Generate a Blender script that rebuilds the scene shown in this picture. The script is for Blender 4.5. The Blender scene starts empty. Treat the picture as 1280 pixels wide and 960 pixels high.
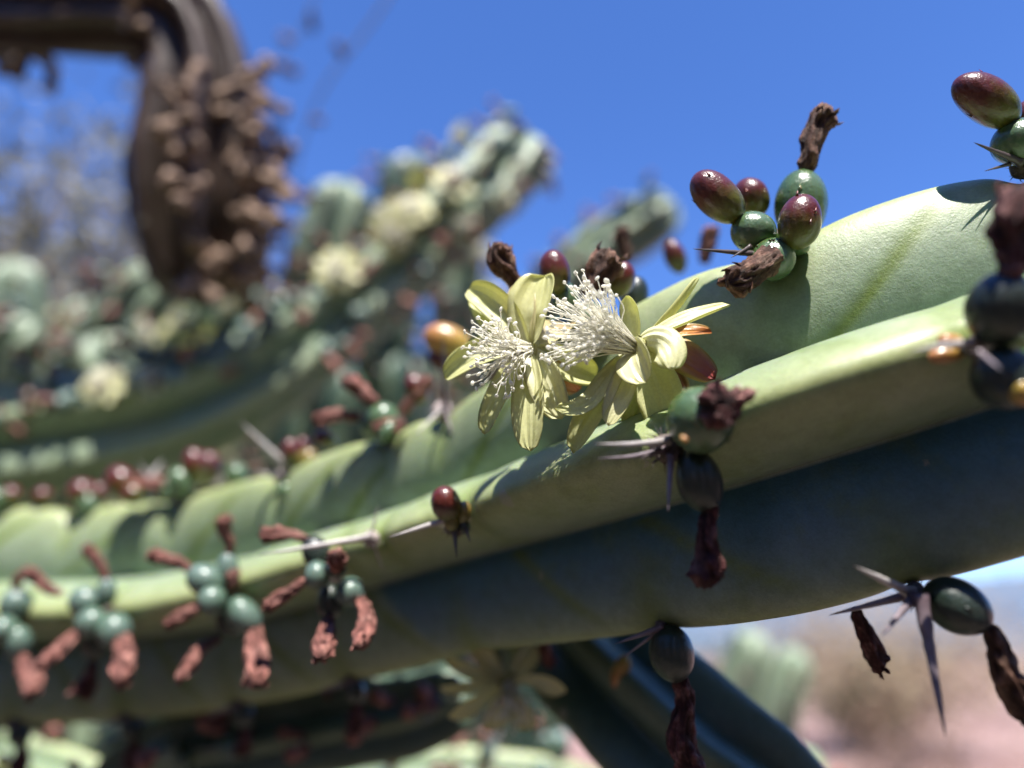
import bpy, math, random
import numpy as np
from mathutils import Vector, noise as mnoise

random.seed(7)
rng = np.random.default_rng(7)
sc = bpy.context.scene
col = sc.collection

# ------------------------------------------------------------------ camera
PITCH = math.radians(20.0)
CAM = np.array([0.0, 0.0, 1.35])
F = 1280 * 26 / 36.0
cam_data = bpy.data.cameras.new('camera')
cam_data.sensor_width = 36
cam_data.lens = 26
cam_data.clip_start = 0.01
cam_data.clip_end = 3000
cam_data.dof.use_dof = True
cam_data.dof.focus_distance = 0.176
cam_data.dof.aperture_fstop = 3.8
cam = bpy.data.objects.new('camera', cam_data)
cam.location = CAM
cam.rotation_euler = (math.radians(90) + PITCH, 0, 0)
col.objects.link(cam)
sc.camera = cam

# ------------------------------------------------------------------ sky, sun, exposure
SUN_EL = math.radians(62)
SUN_AZ = math.radians(171)          # from +Y, clockwise seen from above: sun behind the camera
sdir = Vector((math.sin(SUN_AZ) * math.cos(SUN_EL), math.cos(SUN_AZ) * math.cos(SUN_EL), math.sin(SUN_EL)))
world = bpy.data.worlds.new('World')
sc.world = world
world.use_nodes = True
wn = world.node_tree
bg = wn.nodes['Background']
sky = wn.nodes.new('ShaderNodeTexSky')
sky.sky_type = 'NISHITA'
sky.sun_disc = False
sky.sun_elevation = SUN_EL
sky.sun_rotation = SUN_AZ
sky.air_density = 1.0
sky.dust_density = 0.0
sky.ozone_density = 3.0
sky.altitude = 2600
hs = wn.nodes.new('ShaderNodeHueSaturation')
hs.inputs['Saturation'].default_value = 1.2
hs.inputs['Hue'].default_value = 0.512
wn.links.new(sky.outputs[0], hs.inputs['Color'])
wn.links.new(hs.outputs[0], bg.inputs['Color'])
bg.inputs['Strength'].default_value = 0.15
sun_data = bpy.data.lights.new('sun', 'SUN')
sun_data.energy = 5.0
sun_data.angle = math.radians(0.53)
sun_data.color = (1.0, 0.96, 0.89)
sun = bpy.data.objects.new('sun', sun_data)
sun.rotation_euler = sdir.to_track_quat('Z', 'Y').to_euler()
sun.location = (0, -1, 6)
col.objects.link(sun)
vs = sc.view_settings
vs.view_transform = 'Standard'
vs.look = 'None'
vs.gamma = 1
vs.exposure = 1.12
sc.render.engine = 'CYCLES'
sc.cycles.use_denoising = True
sc.cycles.max_bounces = 8
sc.cycles.caustics_reflective = False
sc.cycles.caustics_refractive = False

# ------------------------------------------------------------------ coordinates
RIGHT = np.array([1.0, 0, 0])
UPV = np.array([0, -math.sin(PITCH), math.cos(PITCH)])
FWD = np.array([0, math.cos(PITCH), math.sin(PITCH)])


def W(a):
    """camera-frame points (right, up, depth) in metres -> world"""
    a = np.asarray(a, float)
    return CAM + a[..., 0:1] * RIGHT + a[..., 1:2] * UPV + a[..., 2:3] * FWD


def P(px, py, d):
    return W(np.array([(px - 640) / F * d, -(py - 480) / F * d, d]))


def D3(u, v, w):
    """direction given as right, up, away"""
    d = u * RIGHT + v * UPV + w * FWD
    return d / np.linalg.norm(d)


def unit(v):
    v = np.asarray(v, float)
    return v / max(np.linalg.norm(v), 1e-12)


def nz(p, scale=1.0, seed=0.0):
    return mnoise.noise(Vector((p[0] * scale + seed, p[1] * scale + seed * 1.7, p[2] * scale - seed)))


# ------------------------------------------------------------------ object helpers
WL = {}


def mesh_data(name, V, faces, mat, attrs=None, smooth=True):
    me = bpy.data.meshes.new(name)
    me.from_pydata([tuple(v) for v in V], [], faces)
    if smooth:
        me.polygons.foreach_set('use_smooth', [True] * len(me.polygons))
    if attrs:
        for k, a in attrs.items():
            at = me.attributes.new(k, 'FLOAT', 'POINT')
            at.data.foreach_set('value', np.asarray(a, np.float32))
    if mat:
        me.materials.append(mat)
    me.update()
    return me


def link(o, loc, parent=None, label=None, cat=None, group=None, kind=None):
    col.objects.link(o)
    WL[o.name] = np.array(loc, float)
    if parent is not None:
        o.parent = parent
        o.location = WL[o.name] - WL[parent.name]
    else:
        o.location = WL[o.name]
    if label: o['label'] = label
    if cat: o['category'] = cat
    if group: o['group'] = group
    if kind: o['kind'] = kind
    return o


def mesh_obj(name, V, faces, mat, parent=None, attrs=None, smooth=True, **kw):
    V = np.asarray(V, float)
    c = V.mean(0)
    me = mesh_data(name, V - c, faces, mat, attrs, smooth)
    return link(bpy.data.objects.new(name, me), c, parent, **kw)


def thing(name, loc, label, cat, group=None):
    return link(bpy.data.objects.new(name, None), loc, None, label, cat, group)


def inst(name, me, loc, axis, scale, parent, roll=0.0, **kw):
    """a part that shares mesh data (built along +Z)"""
    o = bpy.data.objects.new(name, me)
    link(o, loc, parent, **kw)
    q = Vector(axis).to_track_quat('Z', 'Y')
    from mathutils import Quaternion
    o.rotation_mode = 'QUATERNION'
    o.rotation_quaternion = q @ Quaternion((0, 0, 1), roll)
    o.scale = scale if hasattr(scale, '__len__') else (scale,) * 3
    return o


# ------------------------------------------------------------------ geometry helpers
def smooth_path(pts, n):
    """Catmull-Rom through points (k, m) -> n samples"""
    pts = np.asarray(pts, float)
    if len(pts) == 2:
        t = np.linspace(0, 1, n)[:, None]
        return pts[0] * (1 - t) + pts[1] * t
    ext = np.vstack([2 * pts[0] - pts[1], pts, 2 * pts[-1] - pts[-2]])
    u = np.linspace(0, len(pts) - 1, n)
    i = np.clip(u.astype(int), 0, len(pts) - 2)
    f = (u - i)[:, None]
    p0, p1, p2, p3 = ext[i], ext[i + 1], ext[i + 2], ext[i + 3]
    return 0.5 * (2 * p1 + (p2 - p0) * f + (2 * p0 - 5 * p1 + 4 * p2 - p3) * f ** 2 + (3 * p1 - p0 - 3 * p2 + p3) * f ** 3)


def frames(C, hint=None):
    T = np.gradient(C, axis=0)
    T /= np.maximum(np.linalg.norm(T, axis=1), 1e-12)[:, None]
    a = np.array(hint if hint is not None else (-FWD))
    A = np.zeros_like(C)
    for i in range(len(C)):
        v = a - T[i] * np.dot(a, T[i])
        if np.linalg.norm(v) < 1e-4:
            v = np.cross(T[i], [0.3, 0.8, 0.5])
        a = v / np.linalg.norm(v)
        A[i] = a
    return T, A, np.cross(A, T)


def grid_faces(n, m, off=0, closed=True):
    f = []
    mm = m if closed else m - 1
    for i in range(n - 1):
        for j in range(mm):
            a = off + i * m + j
            b = off + i * m + (j + 1) % m
            f.append((a, b, b + m, a + m))
    return f


def tube(C, R, seg=8, cap=True):
    C = np.asarray(C, float)
    R = np.asarray(R, float)
    T, A, B = frames(C)
    th = np.linspace(0, 2 * math.pi, seg, endpoint=False)
    V = C[:, None] + R[:, None, None] * (np.cos(th)[None, :, None] * A[:, None] + np.sin(th)[None, :, None] * B[:, None])
    V = V.reshape(-1, 3)
    f = grid_faces(len(C), seg)
    if cap:
        f.append(tuple(range(seg))[::-1])
        f.append(tuple(range((len(C) - 1) * seg, len(C) * seg)))
    return V, f


class Bag:
    def __init__(s):
        s.V = []
        s.F = []
        s.n = 0
        s.at = {}

    def add(s, V, f, **attrs):
        V = np.asarray(V, float)
        s.F += [tuple(i + s.n for i in q) for q in f]
        s.V.append(V)
        s.n += len(V)
        for k, a in attrs.items():
            s.at.setdefault(k, []).append(np.broadcast_to(np.asarray(a, float), (len(V),)))

    def out(s):
        return np.vstack(s.V), s.F, {k: np.concatenate(v) for k, v in s.at.items()}


# ------------------------------------------------------------------ materials
def new_mat(name):
    m = bpy.data.materials.new(name)
    m.use_nodes = True
    nt = m.node_tree
    return m, nt, nt.nodes['Principled BSDF'], nt.nodes, nt.links


def nd(nt, typ, **inp):
    n = nt.nodes.new(typ)
    for k, v in inp.items():
        n.inputs[k.replace('_', ' ')].default_value = v
    return n


def tex_noise(nt, scale, detail=4, rough=0.55, coord='Object'):
    tc = nt.nodes.new('ShaderNodeTexCoord')
    t = nd(nt, 'ShaderNodeTexNoise', Scale=scale, Detail=detail, Roughness=rough)
    nt.links.new(tc.outputs[coord], t.inputs['Vector'])
    return t


def ramp(nt, src, stops, interp='LINEAR'):
    r = nt.nodes.new('ShaderNodeValToRGB')
    r.color_ramp.interpolation = interp
    el = r.color_ramp.elements
    while len(el) < len(stops): el.new(0.5)
    for e, (p, c) in zip(el, stops):
        e.position = p
        e.color = c if len(c) == 4 else (*c, 1)
    nt.links.new(src, r.inputs[0])
    return r


def mixc(nt, fac, a, b, mode='MIX'):
    m = nt.nodes.new('ShaderNodeMix')
    m.data_type = 'RGBA'
    m.blend_type = mode
    for sock, v in ((m.inputs['Factor'], fac), (m.inputs['A'], a), (m.inputs['B'], b)):
        pass
    def put(sock, v):
        if hasattr(v, 'is_output'): nt.links.new(v, sock)
        elif isinstance(v, (int, float)): sock.default_value = v
        else: sock.default_value = (*v, 1) if len(v) == 3 else v
    put(m.inputs[0], fac); put(m.inputs[6], a); put(m.inputs[7], b)
    return m.outputs[2]


def bump(nt, src, strength, dist):
    b = nd(nt, 'ShaderNodeBump', Strength=strength, Distance=dist)
    nt.links.new(src, b.inputs['Height'])
    return b


def attr(nt, name):
    a = nt.nodes.new('ShaderNodeAttribute')
    a.attribute_name = name
    return a.outputs['Fac']


def mathn(nt, op, a, b=0.0):
    m = nt.nodes.new('ShaderNodeMath')
    m.operation = op
    for s, v in zip(m.inputs, (a, b)):
        if hasattr(v, 'is_output'): nt.links.new(v, s)
        else: s.default_value = v
    return m.outputs[0]


def stem_material(name, bloom, crestc, markc, sss=0.25, scale=1.0, warts=0.0):
    m, nt, bs, N, L = new_mat(name)
    cr = attr(nt, 'crest')
    mk = attr(nt, 'mark')
    n1 = tex_noise(nt, 22 * scale, 5)
    n2 = tex_noise(nt, 1500 * scale, 3, 0.75)
    n3 = tex_noise(nt, 70 * scale, 6, 0.65)
    n4 = tex_noise(nt, 240 * scale, 5, 0.7)
    shade_tint = attr(nt, 'shade_tint')
    bloomc = bloom
    bloom_shaded = mixc(nt, shade_tint, bloom, tuple(x * y for x, y in zip(bloom, (0.20, 0.48, 1.05))))  # shade colour of the lower ribs mixed into the skin colour
    c = mixc(nt, ramp(nt, n1.outputs[0], [(0.3, (0, 0, 0)), (0.72, (1, 1, 1))]).outputs[0], bloom_shaded, mixc(nt, 1.0, bloom_shaded, (0.74, 0.86, 0.70), 'MULTIPLY'))
    crm = mathn(nt, 'MULTIPLY', mathn(nt, 'POWER', cr, 2.6), 0.85)
    c = mixc(nt, crm, c, crestc)
    c = mixc(nt, mathn(nt, 'MULTIPLY', mk, mathn(nt, 'ADD', n3.outputs[0], 0.35)), c, markc)
    # powdery bloom rubbed off in streaks, and fine grain
    c = mixc(nt, mathn(nt, 'MULTIPLY', ramp(nt, n3.outputs[0], [(0.52, (0, 0, 0)), (0.75, (1, 1, 1))]).outputs[0], 0.45), c, markc)
    c = mixc(nt, 0.5, c, ramp(nt, n2.outputs[0], [(0.25, (0.62, 0.62, 0.6)), (0.75, (1.15, 1.15, 1.12))]).outputs[0], 'MULTIPLY')
    c = mixc(nt, 0.7, c, ramp(nt, n4.outputs[0], [(0.3, (0.72, 0.74, 0.68)), (0.55, (1, 1, 1)), (0.75, (1.2, 1.18, 1.16))]).outputs[0], 'MULTIPLY')
    # small pale corky dots and a few dark ones
    tc = N.new('ShaderNodeTexCoord')
    vo = nd(nt, 'ShaderNodeTexVoronoi', Scale=42.0 * scale, Randomness=1.0)
    L.new(tc.outputs['Object'], vo.inputs['Vector'])
    sep = N.new('ShaderNodeSeparateColor')
    L.new(vo.outputs['Color'], sep.inputs[0])
    lim = mathn(nt, 'MULTIPLY', mathn(nt, 'POWER', sep.outputs[0], 3.0), 0.085)
    dot = mathn(nt, 'LESS_THAN', vo.outputs['Distance'], lim)
    dcol = mixc(nt, mathn(nt, 'GREATER_THAN', sep.outputs[1], 0.8), (0.42, 0.4, 0.34), (0.03, 0.02, 0.015))
    c = mixc(nt, mathn(nt, 'MULTIPLY', dot, 0.75), c, dcol)
    vo2 = nd(nt, 'ShaderNodeTexVoronoi', Scale=120.0 * scale, Randomness=1.0)
    nw = nd(nt, 'ShaderNodeVectorMath')
    nw.operation = 'ADD'
    L.new(tc.outputs['Object'], nw.inputs[0])
    sc_ = N.new('ShaderNodeVectorMath'); sc_.operation = 'SCALE'; sc_.inputs['Scale'].default_value = 0.006
    L.new(n4.outputs['Color'], sc_.inputs[0])
    L.new(sc_.outputs[0], nw.inputs[1])
    L.new(nw.outputs[0], vo2.inputs['Vector'])
    sep2 = N.new('ShaderNodeSeparateColor')
    L.new(vo2.outputs['Color'], sep2.inputs[0])
    patch = ramp(nt, n1.outputs[0], [(0.48, (0, 0, 0)), (0.62, (1, 1, 1))]).outputs[0]
    lim2 = mathn(nt, 'MULTIPLY', mathn(nt, 'MULTIPLY', mathn(nt, 'POWER', sep2.outputs[0], 4.0), 0.42), patch)
    scar = mathn(nt, 'LESS_THAN', vo2.outputs['Distance'], lim2)
    c = mixc(nt, mathn(nt, 'MULTIPLY', scar, 0.55), c, mixc(nt, mathn(nt, 'GREATER_THAN', sep2.outputs[1], 0.65), (0.36, 0.34, 0.27), (0.10, 0.085, 0.05)))
    L.new(c, bs.inputs['Base Color'])
    L.new(ramp(nt, n3.outputs[0], [(0.2, (0.36,) * 3), (0.8, (0.56,) * 3)]).outputs[0], bs.inputs['Roughness'])
    bs.inputs['Subsurface Weight'].default_value = sss
    bs.inputs['Subsurface Radius'].default_value = (0.5, 1.0, 0.12)
    bs.inputs['Subsurface Scale'].default_value = 0.005
    bs.inputs['Specular IOR Level'].default_value = 0.5
    bs.inputs['Coat Weight'].default_value = 0.22
    bs.inputs['Coat Roughness'].default_value = 0.3
    b1 = bump(nt, n2.outputs[0], 0.5, 0.0003)
    b2 = bump(nt, n4.outputs[0], 0.22, 0.0008)
    L.new(b1.outputs[0], b2.inputs['Normal'])
    L.new(b2.outputs[0], bs.inputs['Normal'])
    return m


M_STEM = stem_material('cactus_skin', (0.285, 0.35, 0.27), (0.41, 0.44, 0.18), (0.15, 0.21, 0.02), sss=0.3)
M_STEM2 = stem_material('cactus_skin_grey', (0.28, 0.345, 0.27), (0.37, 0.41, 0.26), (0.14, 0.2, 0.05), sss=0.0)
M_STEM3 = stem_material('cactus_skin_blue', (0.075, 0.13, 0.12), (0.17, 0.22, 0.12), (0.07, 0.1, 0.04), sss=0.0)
M_DEAD = stem_material('dead_cactus_skin', (0.058, 0.031, 0.021), (0.085, 0.048, 0.032), (0.03, 0.016, 0.01), sss=0.0)


def fruit_material(name, lo, hi, split=0.5, soft=0.25, coat=0.4, rough=0.3, bloomamt=0.0):
    """base colour runs from the stalk end (lo) to the tip (hi)"""
    m, nt, bs, N, L = new_mat(name)
    n = tex_noise(nt, 180, 5)
    t = mathn(nt, 'ADD', attr(nt, 'along'), mathn(nt, 'MULTIPLY', mathn(nt, 'SUBTRACT', n.outputs[0], 0.5), 0.7))
    c = ramp(nt, t, [(max(split - soft, 0), lo), (min(split + soft, 1), hi)]).outputs[0]
    n2 = tex_noise(nt, 900, 3, 0.7)
    c = mixc(nt, 0.55, c, ramp(nt, n2.outputs[0], [(0.3, (0.6, 0.6, 0.6)), (0.7, (1.15, 1.1, 1.05))]).outputs[0], 'MULTIPLY')
    if bloomamt:
        n4 = tex_noise(nt, 60, 4)
        c = mixc(nt, mathn(nt, 'MULTIPLY', ramp(nt, n4.outputs[0], [(0.4, (0, 0, 0)), (0.7, (1, 1, 1))]).outputs[0], bloomamt), c, (0.19, 0.26, 0.22))
    L.new(c, bs.inputs['Base Color'])
    bs.inputs['Roughness'].default_value = rough
    bs.inputs['Coat Weight'].default_value = coat
    bs.inputs['Coat Roughness'].default_value = 0.16
    bs.inputs['Subsurface Weight'].default_value = 0.15
    bs.inputs['Subsurface Scale'].default_value = 0.002
    b = bump(nt, n2.outputs[0], 0.55, 0.0003)
    b2 = bump(nt, n.outputs[0], 0.45, 0.0010)
    L.new(b.outputs[0], b2.inputs['Normal'])
    L.new(b2.outputs[0], bs.inputs['Normal'])
    return m


M_BUD = fruit_material('maroon_bud_skin', (0.11, 0.115, 0.015), (0.10, 0.020, 0.014), 0.42, 0.22)
M_BUDG = fruit_material('olive_bud_skin', (0.16, 0.17, 0.03), (0.22, 0.15, 0.04), 0.5, 0.4)
M_FRUIT = fruit_material('green_fruit_skin', (0.05, 0.11, 0.010), (0.06, 0.115, 0.03), 0.5, 0.4, coat=0.5, rough=0.25, bloomamt=0.35)
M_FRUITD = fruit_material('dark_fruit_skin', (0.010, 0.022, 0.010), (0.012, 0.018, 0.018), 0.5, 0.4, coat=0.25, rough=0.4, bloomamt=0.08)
M_FRUITT = fruit_material('teal_fruit_skin', (0.07, 0.13, 0.085), (0.11, 0.17, 0.15), 0.5, 0.4, coat=0.25, rough=0.38, bloomamt=0.4)
M_ORANGE = fruit_material('orange_bud_skin', (0.42, 0.30, 0.05), (0.45, 0.20, 0.07), 0.5, 0.4)


def dry_material(name, a, b, c3):
    m, nt, bs, N, L = new_mat(name)
    n = tex_noise(nt, 260, 6, 0.7)
    n2 = tex_noise(nt, 1100, 4, 0.7)
    c = ramp(nt, n.outputs[0], [(0.32, a), (0.5, b), (0.66, c3)]).outputs[0]
    rd = attr(nt, 'ridge')
    c = mixc(nt, 1.0, c, ramp(nt, rd, [(0.15, (0.25, 0.19, 0.18)), (0.5, (0.85, 0.8, 0.78)), (0.85, (1.7, 1.65, 1.6))]).outputs[0], 'MULTIPLY')
    cx = N.new('ShaderNodeCombineXYZ')
    for i_, k_ in enumerate(('fa', 'fb', 'fc')): L.new(attr(nt, k_), cx.inputs[i_])
    fib = nd(nt, 'ShaderNodeTexNoise', Scale=1.6, Detail=5.0, Roughness=0.7)
    L.new(cx.outputs[0], fib.inputs['Vector'])
    c = mixc(nt, 0.9, c, ramp(nt, fib.outputs[0], [(0.34, (0.35, 0.3, 0.29)), (0.52, (1, 1, 1)), (0.68, (1.6, 1.55, 1.5))]).outputs[0], 'MULTIPLY')
    L.new(c, bs.inputs['Base Color'])
    bs.inputs['Roughness'].default_value = 0.62
    bs.inputs['Specular IOR Level'].default_value = 0.35
    b1 = bump(nt, n2.outputs[0], 0.9, 0.0006)
    b2 = bump(nt, n.outputs[0], 1.0, 0.0016)
    b3 = bump(nt, fib.outputs[0], 0.9, 0.0012)
    L.new(b1.outputs[0], b2.inputs['Normal'])
    L.new(b2.outputs[0], b3.inputs['Normal'])
    L.new(b3.outputs[0], bs.inputs['Normal'])
    return m


M_DRY = dry_material('withered_brown', (0.045, 0.018, 0.013), (0.17, 0.085, 0.058), (0.38, 0.25, 0.18))
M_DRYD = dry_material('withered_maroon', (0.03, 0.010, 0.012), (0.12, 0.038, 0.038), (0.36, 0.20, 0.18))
M_DRYP = dry_material('withered_pink', (0.20, 0.075, 0.062), (0.33, 0.145, 0.12), (0.46, 0.26, 0.22))
M_DRYT = dry_material('withered_tan', (0.17, 0.10, 0.065), (0.36, 0.25, 0.18), (0.52, 0.41, 0.33))


def spine_material(name, base, tip, grey):
    m, nt, bs, N, L = new_mat(name)
    n = tex_noise(nt, 300, 4)
    c = ramp(nt, attr(nt, 'along'), [(0.0, base), (0.35, grey), (0.8, grey), (1.0, tip)]).outputs[0]
    c = mixc(nt, 0.6, c, ramp(nt, n.outputs[0], [(0.3, (0.5, 0.5, 0.5)), (0.7, (1.2, 1.2, 1.2))]).outputs[0], 'MULTIPLY')
    L.new(c, bs.inputs['Base Color'])
    bs.inputs['Roughness'].default_value = 0.38
    L.new(bump(nt, n.outputs[0], 0.3, 0.0003).outputs[0], bs.inputs['Normal'])
    return m


M_SPINE = spine_material('pale_spine', (0.3, 0.26, 0.25), (0.08, 0.06, 0.06), (0.5, 0.46, 0.44))
M_SPINED = spine_material('dark_spine', (0.06, 0.04, 0.04), (0.03, 0.02, 0.02), (0.09, 0.07, 0.07))
M_SPINEG = spine_material('grey_spine', (0.12, 0.08, 0.09), (0.03, 0.02, 0.03), (0.22, 0.18, 0.2))


def petal_material(name, base, mid, tip, trans=0.35):
    m, nt, bs, N, L = new_mat(name)
    n = tex_noise(nt, 350, 4)
    t = mathn(nt, 'ADD', attr(nt, 'along'), mathn(nt, 'MULTIPLY', mathn(nt, 'SUBTRACT', n.outputs[0], 0.5), 0.25))
    c = ramp(nt, t, [(0.05, base), (0.45, mid), (0.95, tip)]).outputs[0]
    e = attr(nt, 'edge')
    wv = tex_noise(nt, 1400, 3)
    c = mixc(nt, 0.35, c, ramp(nt, wv.outputs[0], [(0.3, (0.7, 0.7, 0.65)), (0.7, (1.1, 1.1, 1.1))]).outputs[0], 'MULTIPLY')
    c = mixc(nt, mathn(nt, 'MULTIPLY', mathn(nt, 'POWER', e, 4.0), 0.5), c, (0.5, 0.48, 0.16))
    L.new(c, bs.inputs['Base Color'])
    bs.inputs['Roughness'].default_value = 0.36
    bs.inputs['Subsurface Weight'].default_value = 0.0
    tr = N.new('ShaderNodeBsdfTranslucent')
    L.new(mixc(nt, 1.0, c, (1.1, 1.1, 0.85), 'MULTIPLY'), tr.inputs['Color'])
    mx = N.new('ShaderNodeMixShader')
    mx.inputs[0].default_value = trans
    L.new(bs.outputs[0], mx.inputs[1])
    L.new(tr.outputs[0], mx.inputs[2])
    L.new(mx.outputs[0], N['Material Output'].inputs['Surface'])
    b = bump(nt, n.outputs[0], 0.4, 0.0004)
    b2 = bump(nt, attr(nt, 'vein'), 0.7, 0.0004)
    L.new(b.outputs[0], b2.inputs['Normal'])
    L.new(b2.outputs[0], bs.inputs['Normal'])
    return m


M_PETAL = petal_material('petal_yellow_green', (0.87, 0.87, 0.60), (0.84, 0.84, 0.52), (0.80, 0.80, 0.43), 0.45)
M_PETALC = petal_material('petal_cream', (0.89, 0.88, 0.66), (0.87, 0.86, 0.60), (0.82, 0.80, 0.48))
M_SEPAL = petal_material('petal_red_brown_tip', (0.5, 0.45, 0.16), (0.36, 0.17, 0.09), (0.24, 0.04, 0.035), 0.2)
M_SEPALO = petal_material('petal_orange_back', (0.5, 0.45, 0.12), (0.55, 0.28, 0.07), (0.42, 0.13, 0.04), 0.3)
M_SEPALB = petal_material('petal_brown_back', (0.62, 0.6, 0.3), (0.55, 0.46, 0.28), (0.42, 0.30, 0.17), 0.2)


def simple_mat(name, c1, c2, scale, rough=0.6, bumpd=0.001, trans=0.0):
    m, nt, bs, N, L = new_mat(name)
    n = tex_noise(nt, scale, 5, 0.65)
    c = ramp(nt, n.outputs[0], [(0.3, c1), (0.7, c2)]).outputs[0]
    L.new(c, bs.inputs['Base Color'])
    bs.inputs['Roughness'].default_value = rough
    L.new(bump(nt, n.outputs[0], 0.6, bumpd).outputs[0], bs.inputs['Normal'])
    if trans:
        tr = N.new('ShaderNodeBsdfTranslucent')
        L.new(c, tr.inputs['Color'])
        mx = N.new('ShaderNodeMixShader')
        mx.inputs[0].default_value = trans
        L.new(bs.outputs[0], mx.inputs[1])
        L.new(tr.outputs[0], mx.inputs[2])
        L.new(mx.outputs[0], N['Material Output'].inputs['Surface'])
    return m


M_STAMEN = simple_mat('cream_stamen', (0.92, 0.89, 0.78), (0.95, 0.94, 0.87), 300, 0.5, 0.0001, 0.5)
M_RECEPT = simple_mat('flower_tube_skin', (0.3, 0.3, 0.1), (0.42, 0.4, 0.16), 200, 0.45, 0.0004)
M_WOOL = simple_mat('areole_wool', (0.05, 0.035, 0.03), (0.20, 0.16, 0.14), 900, 0.9, 0.0006)
M_WOOLP = simple_mat('areole_wool_pale', (0.3, 0.24, 0.22), (0.5, 0.42, 0.4), 900, 0.9, 0.0006)
M_BARK = simple_mat('grey_bark', (0.12, 0.095, 0.08), (0.26, 0.22, 0.19), 40, 0.85, 0.004)
M_LEAF = simple_mat('grey_green_leaf', (0.13, 0.13, 0.09), (0.25, 0.235, 0.18), 30, 0.6, 0.001, 0.25)
M_LEAFG = simple_mat('olive_leaf', (0.07, 0.09, 0.035), (0.16, 0.17, 0.08), 30, 0.6, 0.001, 0.25)
M_STRAW = simple_mat('straw_leaf', (0.3, 0.22, 0.13), (0.46, 0.36, 0.24), 30, 0.7, 0.001, 0.2)
M_BROWNLEAF = simple_mat('brown_leaf', (0.13, 0.07, 0.04), (0.25, 0.15, 0.1), 30, 0.7, 0.001, 0.2)
M_STONE = simple_mat('pink_stone', (0.26, 0.17, 0.13), (0.45, 0.33, 0.27), 18, 0.85, 0.01)

# ------------------------------------------------------------------ ground
def make_ground():
    m, nt, bs, N, L = new_mat('pink_sandy_soil')
    n1 = tex_noise(nt, 0.35, 6, 0.6)
    n2 = tex_noise(nt, 9.0, 6, 0.7)
    n3 = tex_noise(nt, 70.0, 4, 0.7)
    c = ramp(nt, n1.outputs[0], [(0.3, (0.25, 0.15, 0.125)), (0.5, (0.32, 0.205, 0.175)), (0.7, (0.36, 0.255, 0.215))]).outputs[0]
    c = mixc(nt, 0.6, c, ramp(nt, n2.outputs[0], [(0.3, (0.8, 0.74, 0.72)), (0.7, (1.15, 1.12, 1.12))]).outputs[0], 'MULTIPLY')
    c = mixc(nt, 0.6, c, ramp(nt, n3.outputs[0], [(0.3, (0.8, 0.75, 0.72)), (0.7, (1.1, 1.1, 1.1))]).outputs[0], 'MULTIPLY')
    L.new(c, bs.inputs['Base Color'])
    bs.inputs['Roughness'].default_value = 0.95
    b1 = bump(nt, n2.outputs[0], 0.7, 0.05)
    b2 = bump(nt, n3.outputs[0], 0.7, 0.01)
    L.new(b1.outputs[0], b2.inputs['Normal'])
    L.new(b2.outputs[0], bs.inputs['Normal'])
    g = np.concatenate([-np.geomspace(900, 1.0, 40), np.linspace(-0.8, 0.8, 9), np.geomspace(1.0, 900, 40)])
    n = len(g)
    V = []
    for y in g:
        for x in g:
            r = math.hypot(x, y)
            z = 0.05 * nz((x, y, 0), 0.4, 3) * min(1, r / 3) + 0.3 * nz((x, y, 0), 0.03, 9) * min(1, r / 40)
            V.append((x, y, z - 0.02))
    mesh_obj('ground', V, grid_faces(n, n, closed=False), m, kind='structure',
             label='pinkish sandy open ground stretching out below the cactus', cat='ground')


make_ground()


def make_added_hills():  # ridge added over the white horizon, coloured like pale low sky
    m = simple_mat('low_sky_blue_grey', (0.075, 0.11, 0.16), (0.115, 0.15, 0.20), 0.02, 0.95, 0.5)
    n = 240
    V = []
    for j in range(n):
        a = j * 2 * math.pi / n
        ca, sa = math.cos(a), math.sin(a)
        h = 64 + 14 * nz((ca, sa, 0), 2.2, 8) + 5 * nz((ca, sa, 0), 9, 2)
        V += [(640 * ca, 640 * sa, -3), (700 * ca, 700 * sa, h * 0.55), (760 * ca, 760 * sa, h), (850 * ca, 850 * sa, h * 0.5), (880 * ca, 880 * sa, -3)]
    f = []
    for j in range(n):
        for i in range(4):
            a, b = j * 5 + i, ((j + 1) % n) * 5 + i
            f.append((a, b, b + 1, a + 1))
    mesh_obj('added_hills', V, f, m, kind='structure', label='added pale blue-grey ridge standing in for the low sky', cat='added_hills')


make_added_hills()


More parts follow.
